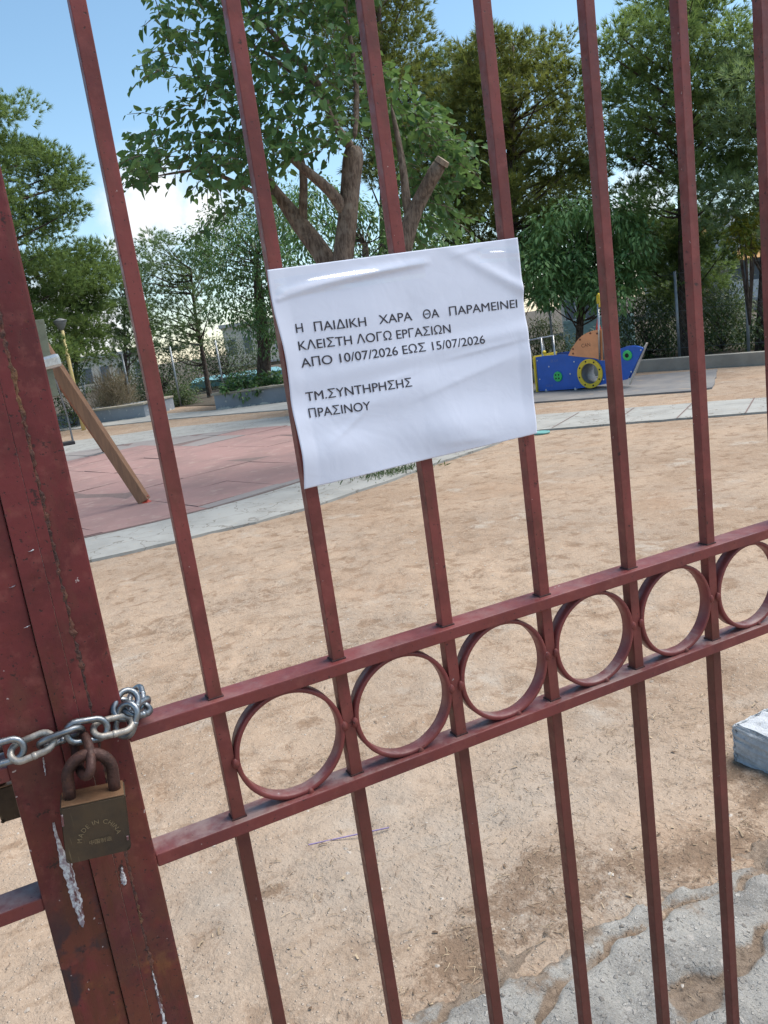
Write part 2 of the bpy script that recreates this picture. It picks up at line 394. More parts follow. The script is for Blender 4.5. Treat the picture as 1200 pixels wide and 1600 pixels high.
def planter_mat():
    m = Mt('grey_blue_painted_concrete')
    c = m.mix(m.rng(m.noise(1.6, 5), .35, .7), (.27, .30, .34), (.22, .245, .28))
    c = m.mix(m.rng(m.noise(7, 6, .7), .60, .66), c, (.50, .49, .47))
    c = m.mix(m.rng(m.math('ADD', m.noise(5, 5, .7), m.rng(m.sep(2), 0, .10, .22, 0)), .68, .74), c, (.55, .54, .5))
    m.set(c, .8).bump(m.noise(40, 5), .3, .006); return m.m
M_PLANTER = planter_mat()
M_COPING = simple('bench_coping', (.38, .34, .27), .8, var=.3, scale=4, dirt=(.24, .19, .13), bdist=.006, bscale=40, bump=.4)

def leaf_mat(name, dark, light, gloss=.25, trans=.35, rough=.45):
    m = Mt(name); t = m.attr('tint')
    c = m.mix(t, dark, light)
    m.set(c, rough, spec=gloss)
    tr = N(m.t, 'ShaderNodeBsdfTranslucent'); m.link(m.mix(.35, c, (.20, .26, .03)), tr.inputs[0])
    ms = N(m.t, 'ShaderNodeMixShader'); ms.inputs[0].default_value = trans
    m.link(m.b.outputs[0], ms.inputs[1]); m.link(tr.outputs[0], ms.inputs[2]); m.link(ms.outputs[0], m.out.inputs[0])
    return m.m
M_MULB = leaf_mat('broad_green_leaves', (.046, .118, .050), (.155, .285, .105), .25, .38, .5)
M_PINE = leaf_mat('pine_needles', (.074, .132, .050), (.255, .360, .125), .2, .5)
M_PINE_Y = leaf_mat('pine_needles_yellowish', (.098, .125, .040), (.330, .345, .100), .2, .5)
M_PINE_B = leaf_mat('pine_needles_bluish', (.075, .130, .070), (.240, .340, .170), .2, .5)
M_LOQ = leaf_mat('long_glossy_leaves', (.046, .115, .042), (.160, .300, .090), .5, .28, .35)
M_LOQ2 = leaf_mat('bright_long_leaves', (.060, .140, .055), (.190, .340, .125), .25, .35, .45)
M_SHRUB = leaf_mat('shrub_leaves', (.032, .066, .026), (.110, .160, .056), .3, .25)
M_OLEANDER = leaf_mat('grey_green_leaves', (.045, .075, .035), (.120, .160, .075), .3, .25)
M_DRY = leaf_mat('dry_twigs', (.18, .14, .095), (.36, .30, .21), .1, .1, .8)
M_YELLOW = leaf_mat('yellowing_leaves', (.10, .15, .02), (.32, .28, .03), .3, .3)
def bark_mat(name, c1, c2, c3):
    m = Mt(name); st = m.mapv(1, 1, .22)
    v = m.noise(34, 6, .7, st, .4)
    c = m.mix(m.rng(v, .35, .65), c2, c1)
    c = m.mix(m.rng(m.noise(7, 5), .5, .7, 0, .6), c, c3)
    m.set(c, .9, spec=.2).bump(v, .9, .02); return m.m
M_BARK = bark_mat('mulberry_bark', (.205, .158, .125), (.075, .055, .045), (.25, .215, .18))
M_BARK_PINE = bark_mat('pine_bark', (.105, .080, .065), (.035, .026, .022), (.15, .12, .1))
M_CUT = simple('sawn_wood', (.27, .21, .155), .8, var=.4, scale=30)

# ------------------------------------------------------------------ ground and paved areas
def vnoise(x, y, s, seed):
    """smooth value noise in 2-D (numpy)"""
    rs = np.random.RandomState(seed); T = rs.rand(64, 64)
    X, Y = x * s, y * s; i, j = np.floor(X).astype(int), np.floor(Y).astype(int); fx, fy = X - i, Y - j
    fx = fx * fx * (3 - 2 * fx); fy = fy * fy * (3 - 2 * fy)
    g = lambda a, b: T[a % 64, b % 64]
    return (g(i, j) * (1 - fx) + g(i + 1, j) * fx) * (1 - fy) + (g(i, j + 1) * (1 - fx) + g(i + 1, j + 1) * fx) * fy
def grade(lo, hi, step, far, k=1.22):
    a = list(np.arange(lo, hi, step)); s = step
    while a[-1] < far: s *= k; a.append(a[-1] + s)
    s = step
    while a[0] > -far: s *= k; a.insert(0, a[0] - s)
    return np.array(a)
def grid_mesh(name, X, Y, Z):
    ny, nx = X.shape
    v = np.stack([X, Y, Z], -1).reshape(-1, 3); i = np.arange(nx * ny).reshape(ny, nx)
    f = np.stack([i[:-1, :-1], i[:-1, 1:], i[1:, 1:], i[1:, :-1]], -1).reshape(-1)
    return np_mesh(name, v, f, np.full((nx - 1) * (ny - 1), 4))
gx, gy = grade(-.9, 3.2, .022, 900), grade(.3, 4.6, .022, 900)
X, Y = np.meshgrid(gx, gy)
near = np.clip(1 - (np.hypot(X - 1.2, Y - 1.5) - 3.2) / 2.5, 0, 1)
Z = (vnoise(X, Y, 3, 1) - .5) * .020 + (vnoise(X, Y, 9, 2) - .5) * .014 + (vnoise(X, Y, 26, 3) - .5) * .007
Z = Z * near - .006 - .022 * np.clip((.55 - Y) / .06, 0, 1) * np.clip((3.3 - X) / .05, 0, 1) * np.clip((X + 1.4) / .05, 0, 1) * np.clip((Y + .8) / .05, 0, 1)
def patches(X, Y):
    'litter-covered and freshly turned brown patches of the yard'
    wx = X + (vnoise(X, Y, 3, 51) - .5) * .35 + (vnoise(X, Y, 11, 52) - .5) * .12; wy = Y + (vnoise(X, Y, 3, 53) - .5) * .35 + (vnoise(X, Y, 11, 54) - .5) * .12
    m = np.zeros_like(X)
    for a, b, rx, ry, k in ((1.18, .66, .38, .09, 1), (.66, .70, .24, .10, 1), (.95, .82, .16, .12, .9), (1.62, .95, .13, .12, 1), (1.75, .72, .25, .16, .8), (.32, 1.24, .06, .05, .9), (.05, 1.15, .12, .05, .6), (.62, 1.9, .22, .10, .55), (.9, 2.75, .7, .22, .55), (2.2, 2.3, .5, .2, .4), (-.1, 2.2, .3, .1, .4), (.7, 3.9, .9, .25, .5), (2.6, 4.4, 1.2, .3, .35)):
        m = np.maximum(m, k * np.exp(-(((wx - a) / rx) ** 2 + ((wy - b) / ry) ** 2) * .7))
    return m
Z = Z + near * patches(X, Y) * (vnoise(X, Y, 30, 55) - .3) * .012
me = grid_mesh('ground', X, Y, Z); a_ = me.attributes.new('brown', 'FLOAT', 'POINT'); a_.data.foreach_set('value', patches(X, Y).ravel().astype('f'))
hard = np.exp(-(((X + (vnoise(X, Y, 3, 61) - .5) * .3 - .75) / .75) ** 2 + ((Y + (vnoise(X, Y, 4, 62) - .5) * .3 - 1.15) / .33) ** 2) * .8)
a_ = me.attributes.new('hard', 'FLOAT', 'POINT'); a_.data.foreach_set('value', hard.ravel().astype('f'))
o = finish('ground', me, M_DIRT, origin=(0, 0, 0), smooth=True); tag(o, kind='structure')

def sheet(name, poly, z, t, mat, sub=None):
    bm = bmesh.new(); add_prism(bm, [(float(a), float(b)) for a, b in poly], [], t, Matrix.Translation((0, 0, z - t)))
    return tag(from_bm(name, bm, mat, origin=(0, 0, 0)), kind='structure')
def wob(poly, amp=.03, n=6, seed=1, closed=True):
    """slightly irregular edge"""
    rs = random.Random(seed); outp = []
    for a, b in zip(poly, poly[1:] + poly[:1]):
        L = math.hypot(b[0] - a[0], b[1] - a[1]); k = max(1, min(40, int(L / .18))) if L < 8 else 6
        for i in range(k):
            t = i / k; outp.append((a[0] + (b[0] - a[0]) * t + rs.uniform(-amp, amp), a[1] + (b[1] - a[1]) * t + rs.uniform(-amp, amp)))
    return outp
path_poly = [(-5, 6.9), (-3, 6.2), (-1.2, 5.95), (.19, 5.90), (.95, 5.92), (1.62, 5.93), (2.13, 6.05), (2.9, 6.33), (3.61, 6.68), (4.72, 7.12), (5.35, 7.45), (5.72, 7.50), (6.44, 6.70), (7.4, 5.6), (9.6, 3.0), (10.6, 3.7), (8.31, 6.37), (7.45, 7.55), (6.58, 8.75), (6.2, 10.2), (6.1, 12.5), (5.3, 15.2), (3.27, 17.7), (.96, 18.9), (-2.5, 18.4), (-5.2, 15.5), (-6.3, 11.5), (-6, 8.6)]
sheet('path', wob(path_poly, .018, seed=3), .018, .05, M_PATH)
# slab joints on the branch of the path at the right are shallow grooves: thin dark strips laid 4 mm proud
bm = bmesh.new()
for k in range(9):
    t = k / 8; a = Vector((5.85 + (9.6 - 5.85) * t, 7.4 + (3.0 - 7.4) * t, .022)); b = a + Vector((1.0, .74, 0)) * 1.0
    d = (b - a).normalized(); s = Vector((-d.y, d.x, 0)) * .008
    vs = [bm.verts.new(p) for p in (a - s, b - s, b + s, a + s)]; bm.faces.new(vs)
tag(from_bm('path_joints', bm, M_RUBBER_BASE, origin=(0, 0, 0)), kind='structure')
# round play surface of square rubber tiles
CX, CY, CR = .45, 11.35, 4.45
def clip_circle(poly):
    n = 72
    for k in range(n):
        a0 = 2 * PI * k / n; nx, ny = math.cos(a0), math.sin(a0); res = []
        for i in range(len(poly)):
            p, q = poly[i], poly[(i + 1) % len(poly)]
            dp = (p[0] - CX) * nx + (p[1] - CY) * ny - CR; dq = (q[0] - CX) * nx + (q[1] - CY) * ny - CR
            if dp <= 0: res.append(p)
            if dp * dq < 0:
                t = dp / (dp - dq); res.append((p[0] + (q[0] - p[0]) * t, p[1] + (q[1] - p[1]) * t))
        poly = res
        if len(poly) < 3: return []
    return poly
verts, ff, lens, tint = [], [], [], []
ang = math.atan2(9.11 - 8.95, 1.01 - .53); ca, sa = math.cos(ang), math.sin(ang); TS = .98
rt = random.Random(5)
for i in range(-7, 7):
    for j in range(-7, 7):
        g = .004; q = [(i * TS + g, j * TS + g), ((i + 1) * TS - g, j * TS + g), ((i + 1) * TS - g, (j + 1) * TS - g), (i * TS + g, (j + 1) * TS - g)]
        q = [(.77 + x * ca - y * sa, 9.03 + x * sa + y * ca) for x, y in q]
        mx, my = sum(p[0] for p in q) / 4, sum(p[1] for p in q) / 4
        q = clip_circle(q)
        if not q: continue
        rr = math.hypot(mx - CX, my - CY); th = math.degrees(math.atan2(my - CY, mx - CX))
        gry = 0.0
        if rr > CR - .30 and (my > CY or (-75 < th < 0) or th < -110): gry = 1
        if my > CY + 1.9 and rr > CR - 1.3 and mx < 3: gry = 1
        if abs(mx - .85) < .26 and abs(my - 8.72) < .26: gry = 1
        z = .030 + rt.uniform(-.004, .004); tx, ty = rt.uniform(-.012, .012), rt.uniform(-.012, .012)
        b0 = len(verts)
        for p in q: verts.append((p[0], p[1], z + (p[0] - mx) * tx + (p[1] - my) * ty)); tint.append(gry)
        for p in q: verts.append((p[0], p[1], .012)); tint.append(gry)
        n = len(q); ff += list(range(b0, b0 + n)); lens.append(n)
        for k in range(n):
            ff += [b0 + k, b0 + n + k, b0 + n + (k + 1) % n, b0 + (k + 1) % n]; lens.append(4)
tag(finish('rubber_tile_surface', np_mesh('tiles', verts, ff, np.array(lens), tint), M_RUBBER, origin=(CX, CY, 0)), kind='structure')
sheet('tile_bed', [(CX + (CR + .03) * math.cos(2 * PI * k / 90), CY + (CR + .03) * math.sin(2 * PI * k / 90)) for k in range(90)], .0235, .004, M_RUBBER_BASE)
# dark grey play surface under the boat
sheet('grey_rubber_pad', wob([(6.5, 11.6), (7.53, 10.12), (8.8, 8.02), (9.1, 7.94), (11.15, 9.75), (9.6, 12.4), (8.2, 14.6), (5.9, 13.2)], .012, seed=4), .020, .05, M_DARKPAD)
# far concrete strip in front of the bench planters
sheet('far_paving', wob([(1.0, 23.9), (2.4, 22.1), (3.75, 20.62), (5.2, 18.2), (5.77, 17.2), (7.2, 17.6), (6.6, 19.5), (5.0, 21.0), (3.4, 24.6), (1.6, 26.2), (-2, 26)], .02, seed=9), .016, .05, M_STRIP)
# ground behind the yard, dark with fallen needles
M_UNDER = simple('needle_covered_soil', (.085, .065, .042), .95, var=.5, scale=1.5, bump=.5, bdist=.02, bscale=30, dirt=(.05, .055, .025))
sheet('undergrowth_soil', [(11.9, 9.3), (10.9, 12.3), (9.4, 15.5), (7.9, 19.5), (6.0, 21.5), (5.0, 26), (2.6, 27.5), (-40, 30), (-600, 60), (-500, 800), (800, 800), (800, -300), (16, 2)], .012, .04, M_UNDER)
# worn paving by the gate (bottom right), broken into bands with soil in the cracks
px_, py_ = np.arange(-1.5, 3.4, .010), np.arange(-.9, .68, .010)
X, Y = np.meshgrid(px_, py_)
wx = X + (vnoise(X, Y, 4, 11) - .5) * .22 + (vnoise(X, Y, 15, 12) - .5) * .05
wy = Y + (vnoise(X, Y, 4, 13) - .5) * .16 + (vnoise(X, Y, 17, 14) - .5) * .05 - .07 * X
per = .135; fb = wy / per; kb = np.floor(fb); db = np.minimum(fb - kb, 1 - (fb - kb)) * per
fcx = wx / .42 + (kb * .37) % 1; dc = np.minimum(fcx - np.floor(fcx), 1 - (fcx - np.floor(fcx))) * .42
dj = np.minimum(db, dc + .004 + .02 * vnoise(X, Y, 5, 15))
slab = np.clip((dj - .004) / .020, 0, 1); slab = slab * slab * (3 - 2 * slab)
edge = .565 + .08 * (vnoise(X, X * 0, 2.2, 16) - .5) + .06 * (vnoise(X, Y, 9, 17) - .5) + .04 * (vnoise(X, Y, 31, 23) - .5) - .05 * (X - .9)
slab *= np.clip((edge - Y) / .03, 0, 1)
lift = .45 + .55 * vnoise(kb * 3.1 + np.floor(fcx) * 1.7, kb * 1.3, 1.0, 18)
miss = np.clip((vnoise(X, Y, 2.6, 19) - .74) / .1, 0, 1) * 0; slab = slab * (1 - .8 * miss)
Z = -.003 + slab * (.010 + .016 * lift) + (vnoise(X, Y, 22, 20) - .5) * .009 * (.4 + slab) + (vnoise(X, Y, 55, 21) - .5) * .007
Z = np.where(Y > edge + .05, -.04, Z)
me = grid_mesh('paving', X, Y, Z)
a = me.attributes.new('soil', 'FLOAT', 'POINT'); a.data.foreach_set('value', np.clip(np.maximum(1 - slab * 1.2, .75 - (edge - Y) / .13) + (vnoise(X, Y, 12, 22) - .6) * 1.0, 0, 1).ravel().astype('f'))
tag(finish('broken_paving', me, M_AGG, origin=(0, 0, 0), smooth=True), kind='structure')

# loose stones and dry litter on the ground
def litter():
    rs = np.random.RandomState(3)
    # stones: squashed octahedra
    n = 2600; xs = rs.uniform(-.6, 3.6, n); ys = .35 + rs.rand(n) ** 1.5 * 4.6
    keep = vnoise(xs, ys, 1.6, 31) + rs.rand(n) * .6 > .55; xs, ys = xs[keep], ys[keep]; n = len(xs)
    s = .0018 + .0052 * rs.rand(n) ** 3.0
    base = np.array([(1, 0, 0), (0, 1, 0), (-1, 0, 0), (0, -1, 0), (0, 0, .7), (.7, .7, .25), (-.7, .7, .3), (-.7, -.7, .2), (.7, -.7, .3)])
    faces = [(0, 5, 4), (5, 1, 4), (1, 6, 4), (6, 2, 4), (2, 7, 4), (7, 3, 4), (3, 8, 4), (8, 0, 4)]
    V = base[None] * (1 + rs.uniform(-.3, .3, (n, 9, 3))) * s[:, None, None]
    an = rs.uniform(0, 6.28, n); c, q = np.cos(an), np.sin(an)
    V = np.stack([V[..., 0] * c[:, None] * 1.3 - V[..., 1] * q[:, None], V[..., 0] * q[:, None] * 1.3 + V[..., 1] * c[:, None], V[..., 2]], -1)
    V[..., 0] += xs[:, None]; V[..., 1] += ys[:, None]
    nr = np.clip(1 - (np.hypot(xs - 1.2, ys - 1.5) - 3.2) / 2.5, 0, 1)
    zz = ((vnoise(xs, ys, 3, 1) - .5) * .020 + (vnoise(xs, ys, 9, 2) - .5) * .014 + (vnoise(xs, ys, 26, 3) - .5) * .007) * nr - .007
    zz = np.where(ys < .5, np.maximum(zz, .004), zz)
    V[..., 2] += zz[:, None]
    F = (np.array(faces)[None] + (np.arange(n) * 9)[:, None, None]).ravel()
    m = Mt('loose_stones'); m.set(m.mix(m.attr('tint'), (.27, .21, .16), (.46, .42, .37)), .85)
    tag(finish('loose_stones', np_mesh('stones', V.reshape(-1, 3), F, np.full(n * 8, 3), np.repeat(rs.rand(n), 9)), m.m, origin=(0, 0, 0)), kind='stuff')
    # litter: thin curled slivers, dense in patches
    n = 70000; xs = rs.uniform(-.7, 4.6, n); ys = .3 + rs.rand(n) ** 1.4 * 5.6
    pat = patches(xs, ys)
    xs[:36000] = rs.uniform(.2, 2.1, 36000); ys[:36000] = rs.uniform(.44, 1.35, 36000)
    keep = rs.rand(n) < .022 + .9 * pat ** 1.3 + .06 * (vnoise(xs, ys, 2.2, 41) > .62); xs, ys = xs[keep], ys[keep]; n = len(xs)
    L = .004 + .026 * rs.rand(n) ** 2.2; W = rs.uniform(.0007, .0020, n); an = rs.uniform(0, 6.28, n)
    W = np.where(rs.rand(n) < .06, W * 3.2, W)
    u = np.stack([np.cos(an), np.sin(an)], 1); p = np.stack([-u[:, 1], u[:, 0]], 1); bend = rs.uniform(-.4, .4, n)
    nr = np.clip(1 - (np.hypot(xs - 1.2, ys - 1.5) - 3.2) / 2.5, 0, 1)
    z0 = ((vnoise(xs, ys, 3, 1) - .5) * .020 + (vnoise(xs, ys, 9, 2) - .5) * .014 + (vnoise(xs, ys, 26, 3) - .5) * .007) * nr - .003
    z0 = np.where(ys < .5, np.maximum(z0, .008), z0)
    V = np.zeros((n, 6, 3)); base = np.stack([xs, ys], 1)
    for k, t in enumerate((-.5, 0, .5)):
        cpt = base + u * (L * t)[:, None] + p * (bend * L * (.25 - t * t))[:, None]
        for sgn, idx in ((-1, k), (1, k + 3)):
            V[:, idx, :2] = cpt + p * (W * .5 * sgn)[:, None]; V[:, idx, 2] = z0 + (.002 if k == 1 else 0) + rs.uniform(0, .002, n)
    F = np.array([(0, 1, 4, 3), (1, 2, 5, 4)])[None] + (np.arange(n) * 6)[:, None, None]
    m = Mt('dry_litter'); m.set(m.mix(m.attr('tint'), (.12, .075, .045), (.46, .36, .24)), .9)
    tag(finish('dry_leaf_litter', np_mesh('litter', V.reshape(-1, 3), F.ravel(), np.full(n * 2, 4), np.repeat(rs.rand(n) ** 1.6, 6)), m.m, origin=(0, 0, 0)), kind='stuff')
litter()

# ------------------------------------------------------------------ gate
GZ = CAM[2] - 0.3387                 # top of the upper decorative rail
D_, BW = .137, .014
ZT, ZB, ZBOT, ZTOP = GZ, GZ - .1381, .07, 2.15
RY0, RY1, RH = -.0093, .0235, .0138
def bead(bm, pts, r, rs):
    add_tube(bm, [(p[0] + rs.uniform(-.0008, .0008), p[1], p[2]) for p in pts], [r * rs.uniform(.55, 1.25) for _ in pts], 6)
def leaf_gate(label, x_edge, dirn, nb, first, name='gate_leaf'):
    """x_edge: edge of the meeting stile next to the first bar, dirn +1 right / -1 left"""
    root = thing(name, (x_edge, 0, 0), label, 'gate', 'leaves of the iron gate')
    xs = [x_edge + dirn * (first + i * D_) for i in range(nb)]
    xend = x_edge + dirn * (first + nb * D_)
    for zt, nm in ((ZT, 'rail'), (ZB, 'rail'), (ZBOT + RH, 'rail'), (ZTOP, 'rail')):
        bm = bmesh.new(); a, b = sorted((x_edge, xend)); add_box(bm, (a + (0.0003), RY0, zt - RH), (b, RY1, zt), bevel=.0012); from_bm(nm, bm, M_RAIL, root)
    rs = random.Random(int(abs(x_edge) * 1e4))
    for x in xs:
        a, b = sorted((x, x + dirn * BW))
        bm = bmesh.new(); add_box(bm, (a, 0, ZBOT + RH - .002), (b, BW, ZTOP - RH + .002), bevel=.0009); n0 = len(bm.faces)
        for z in (ZT, ZB):
            add_box(bm, (a - .0012, -.0012, z - .001), (b + .0012, BW + .0012, z + .0016), bevel=.0006)   # weld collar
        for z in (ZT - RH, ZB - RH):
            add_box(bm, (a - .0008, -.0008, z - .0012), (b + .0008, BW + .0008, z + .001), bevel=.0005)
        bm.faces.ensure_lookup_table()
        for f in bm.faces[n0:]: f.material_index = 1
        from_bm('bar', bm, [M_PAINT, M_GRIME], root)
    for i, x in enumerate(xs[:-1]):
        xc = (x + dirn * BW + x + dirn * D_) / 2; ro = (D_ - BW) / 2 + .0003; zc = (ZT - RH + ZB) / 2
        ry = (ZT - RH - ZB) / 2 + .0003
        bm = bmesh.new(); seg = 56; prof = [(-.0012, 0), (0, .0008), (0, .0162), (-.0012, .017), (-.0042, .017), (-.005, .0162), (-.005, .0008), (-.0042, 0)]
        rings = []
        for k in range(seg):
            t = 2 * PI * k / seg; rings.append([bm.verts.new((xc + (ro + p[0]) * math.cos(t), p[1] - .0022, zc + (ry + p[0]) * math.sin(t))) for p in prof])
        for k in range(seg):
            A, B = rings[k], rings[(k + 1) % seg]
            for q in range(8): bm.faces.new((A[q], A[(q + 1) % 8], B[(q + 1) % 8], B[q]))
        rg = from_bm('ring', bm, M_RAIL, root, smooth=True)
        for p in rg.data.polygons: p.use_smooth = True
        # weld lumps where ring meets the bars and the lower rail
        for (wx_, wz_) in ((xc - ro, zc), (xc + ro, zc), (xc + .012, zc - ry)):
            bm = bmesh.new(); bmesh.ops.create_icosphere(bm, subdivisions=2, radius=1, matrix=Matrix.Translation((wx_, -.001, wz_)) @ Matrix.Diagonal((.0042, .0032, .0062, 1)))
            for v in bm.verts: v.co += Vector((rs.uniform(-1, 1), rs.uniform(-1, 1), rs.uniform(-1, 1))) * .0005
            from_bm('weld', bm, M_PAINT, rg, smooth=True)
    # hinge stile
    bm = bmesh.new(); a, b = sorted((xend, xend + dirn * .05)); add_box(bm, (a, -.012, .05), (b, .035, 2.2), bevel=.003); from_bm('hinge_stile', bm, M_PAINT, root)
    return root, xs
XR, XW, XS, XL = -.083, -.1115, -.143, -.1905
gr, bars = leaf_gate('maroon iron gate leaf with square bars and welded rings, carrying the white notice', XR, 1, 11, -XR)
gl, barsl = leaf_gate('maroon iron gate leaf at the left edge, mostly out of view beyond the chained stile', XL, -1, 7, .085)
bm = bmesh.new(); add_box(bm, (XW - .010, -.012, .04), (XR, .034, 2.2), bevel=.002); stile = from_bm('stile', bm, M_PAINT_RUSTY, gr)
bm = bmesh.new(); add_box(bm, (XS + .0004, -.0142, .04), (XW - .0102, .012, 2.2), bevel=.0007); add_box(bm, (XW - .0100, -.0142, .041), (XW, -.0122, 2.199), bevel=.0005); strip = from_bm('stop_strip', bm, M_PAINT_RUSTY, gr)
rs = random.Random(4); bm = bmesh.new()
bead(bm, [(XW + .0004 + rs.uniform(-.0006, .0006), -.0128, .2 + i * .004) for i in range(480)], .0026, rs)
for v in bm.verts:
    v.co += Vector((rs.uniform(-1, 1), rs.uniform(-1, 1), rs.uniform(-1, 1))) * .0009
    v.co.y = -.0128 + (v.co.y + .0128) * .55
from_bm('weld_bead', bm, M_WELD, strip)
bm = bmesh.new(); add_box(bm, (XL, -.0118, .04), (XS - .0002, .034, 2.2), bevel=.0015); lst = from_bm('stile', bm, M_PAINT_BURNT, gl)
# drips of white paint on the stiles
def gp(px, py, Yp):
    d = ray(px, py); t = (Yp - CAM[1]) / d[1]; return CAM + d * t
def drip(pts, parent, Yp, seed, lump=1.0):
    rs = random.Random(seed); bm = bmesh.new(); P = []
    for (a, b) in zip(pts, pts[1:]):
        for k in range(9):
            t = k / 9; P.append((a[0] + (b[0] - a[0]) * t, a[1] + (b[1] - a[1]) * t, a[2] + (b[2] - a[2]) * t))
    P.append(pts[-1]); rings = []
    for (x, y, wpx) in P:
        c = gp(x, y, Yp); hw = max(.0003, wpx / 1272 * .8 / 2) * rs.uniform(.8, 1.2); j = rs.uniform(-.0004, .0004)
        rings.append([bm.verts.new((c[0] - hw + j, Yp + .0006, c[2])), bm.verts.new((c[0] - hw * .5 + j, Yp - .0012 * lump * rs.uniform(.5, 1.3), c[2])), bm.verts.new((c[0] + j, Yp - .0005 * rs.uniform(.3, 2), c[2])), bm.verts.new((c[0] + hw * .6 + j, Yp - .0014 * lump * rs.uniform(.4, 1.3), c[2])), bm.verts.new((c[0] + hw + j, Yp + .0006, c[2]))])
    for A, B in zip(rings, rings[1:]):
        for q in range(4): bm.faces.new((A[q], A[q + 1], B[q + 1], B[q]))
    o = from_bm('paint_drip', bm, M_DRIP, parent, smooth=True); return o
drip([(83, 1285, 3), (92, 1320, 6), (103, 1350, 15), (113, 1385, 15), (122, 1415, 13), (128, 1442, 8), (129, 1448, 2)], lst, -.0123, 1)
drip([(190, 1354, 2), (191, 1366, 6), (194, 1378, 9), (195, 1382, 4)], stile, -.0147, 2)
drip([(238, 1516, 2), (244, 1545, 4), (252, 1580, 6), (262, 1625, 8), (272, 1670, 6)], stile, -.0136, 3)
drip([(68, 1183, 1.5), (70, 1200, 3), (71, 1212, 1)], lst, -.0123, 5, .4)
for i, (a, b, wv) in enumerate(((49, 861, 7), (42, 980, 4), (20, 917, 6))):
    drip([(a - 4, b + 1, 2), (a, b, wv * .8), (a + 4, b - 3, 2)], strip if i in (0, 1) else lst, (-.0147 if i in (0, 1) else -.0123), 20 + i, .3)
# rusted hasp loop welded to the strip
bm = bmesh.new(); c0, c1 = gp(122, 1152, -.016), gp(138, 1206, -.058)
hp = []
mid = (Vector(c0.tolist()) + Vector(c1.tolist())) / 2
lx = Vector((.0, 0, 1)); ax = (Vector(c1.tolist()) - Vector(c0.tolist())).normalized(); sd = ax.cross(Vector((1, 0, 0))).normalized()
hl = (Vector(c1.tolist()) - Vector(c0.tolist())).length
for k in range(28):
    t = 2 * PI * k / 28; hp.append(mid + ax * (hl / 2 + .003) * math.cos(t) + (sd * .75 + Vector((.5, 0, 0))) * .0125 * math.sin(t))
add_tube(bm, hp, .0043, 10, closed=True); from_bm('hasp', bm, M_RUST, gr, smooth=True)

# ------------------------------------------------------------------ padlocks
def padlock(cx, yc, ztop, W, H, T, label, shack=True, tilt=0.0, front_text=True):
    root = thing('padlock', (cx, yc, ztop - H), label, 'padlock', 'padlocks on the gate')
    M = Matrix.Translation((cx, yc, ztop)) @ Matrix.Rotation(tilt, 4, 'Y') @ Matrix.Rotation(R(-5), 4, 'Z')
    bm = bmesh.new(); prof = []
    for k in range(7):                                      # rounded lower corners
        t = PI + PI / 2 * k / 6; prof.append((-W / 2 + .004 + .004 * math.cos(t), -H + .004 + .004 * math.sin(t)))
    for k in range(7):
        t = 1.5 * PI + PI / 2 * k / 6; prof.append((W / 2 - .004 + .004 * math.cos(t), -H + .004 + .004 * math.sin(t)))
    prof += [(W / 2, -.0015), (W / 2 - .0015, 0), (-W / 2 + .0015, 0), (-W / 2, -.0015)]
    M2 = M @ Matrix(((1, 0, 0, 0), (0, 0, 1, -T / 2), (0, 1, 0, 0), (0, 0, 0, 1)))
    add_prism(bm, prof, [], T, M2)
    es = [e for e in bm.edges if len(e.link_faces) == 2 and e.calc_face_angle(0) > .9]
    bmesh.ops.bevel(bm, geom=es, offset=.0012, segments=2, affect='EDGES')
    body = from_bm('body', bm, M_BRASS, root)
    bm = bmesh.new(); add_box(bm, (-W / 2 + .0012, -T / 2 + .001, -.0002), (W / 2 - .0012, T / 2 - .001, .0011), M, .0005); from_bm('top_plate', bm, M_BRASS_TOP, root)
    bm = bmesh.new(); pts = []; rw = W * .345; hh = .020
    pts.append(M @ Vector((-rw, 0, -.004))); pts.append(M @ Vector((-rw, 0, hh * .5)))
    for k in range(17):
        t = PI - PI * k / 16; pts.append(M @ Vector((rw * math.cos(t), 0, hh + rw * 1.0 * math.sin(t))))
    pts.append(M @ Vector((rw, 0, hh * .5))); pts.append(M @ Vector((rw, 0, -.004)))
    add_tube(bm, pts, .0054, 12); from_bm('shackle', bm, M_RUST, root, smooth=True)
    return root, body, M
def text_mesh(s, size, xs=1.0):
    s = s.translate(str.maketrans('ΚΡΑΗΙΕΤΜΝΟΧΥ', 'KPAHIETMNOXY'))      # same glyph shapes
    c = bpy.data.curves.new('lettering', 'FONT'); c.body = s; c.size = size; c.resolution_u = 6
    o = bpy.data.objects.new('lettering', c); COL.objects.link(o); bpy.context.view_layer.update()
    me = bpy.data.meshes.new_from_object(o.evaluated_get(bpy.context.evaluated_depsgraph_get())); bpy.data.objects.remove(o); bpy.data.curves.remove(c)
    a = np.empty(len(me.vertices) * 3, 'f'); me.vertices.foreach_get('co', a); return me, a.reshape(-1, 3)
def put_mesh(me, v): me.vertices.foreach_set('co', np.asarray(v, 'f').ravel()); me.update()
LY = -.0475; LT = .030
tl, tr_, bl, br = (gp(*p, LY - LT / 2) for p in ((96, 1263), (203, 1241), (113, 1342), (215, 1333)))
W_ = float((tr_[0] - tl[0] + br[0] - bl[0]) / 2); H_ = float((tl[2] + tr_[2] - bl[2] - br[2]) / 2); cxl = float((tl[0] + tr_[0] + bl[0] + br[0]) / 4); zt = float((tl[2] + tr_[2]) / 2)
lock, lbody, LM = padlock(cxl, LY, zt, W_, H_, LT, 'tarnished brass padlock with a rusty shackle hanging below the chain, front engraved MADE IN CHINA', tilt=.10)
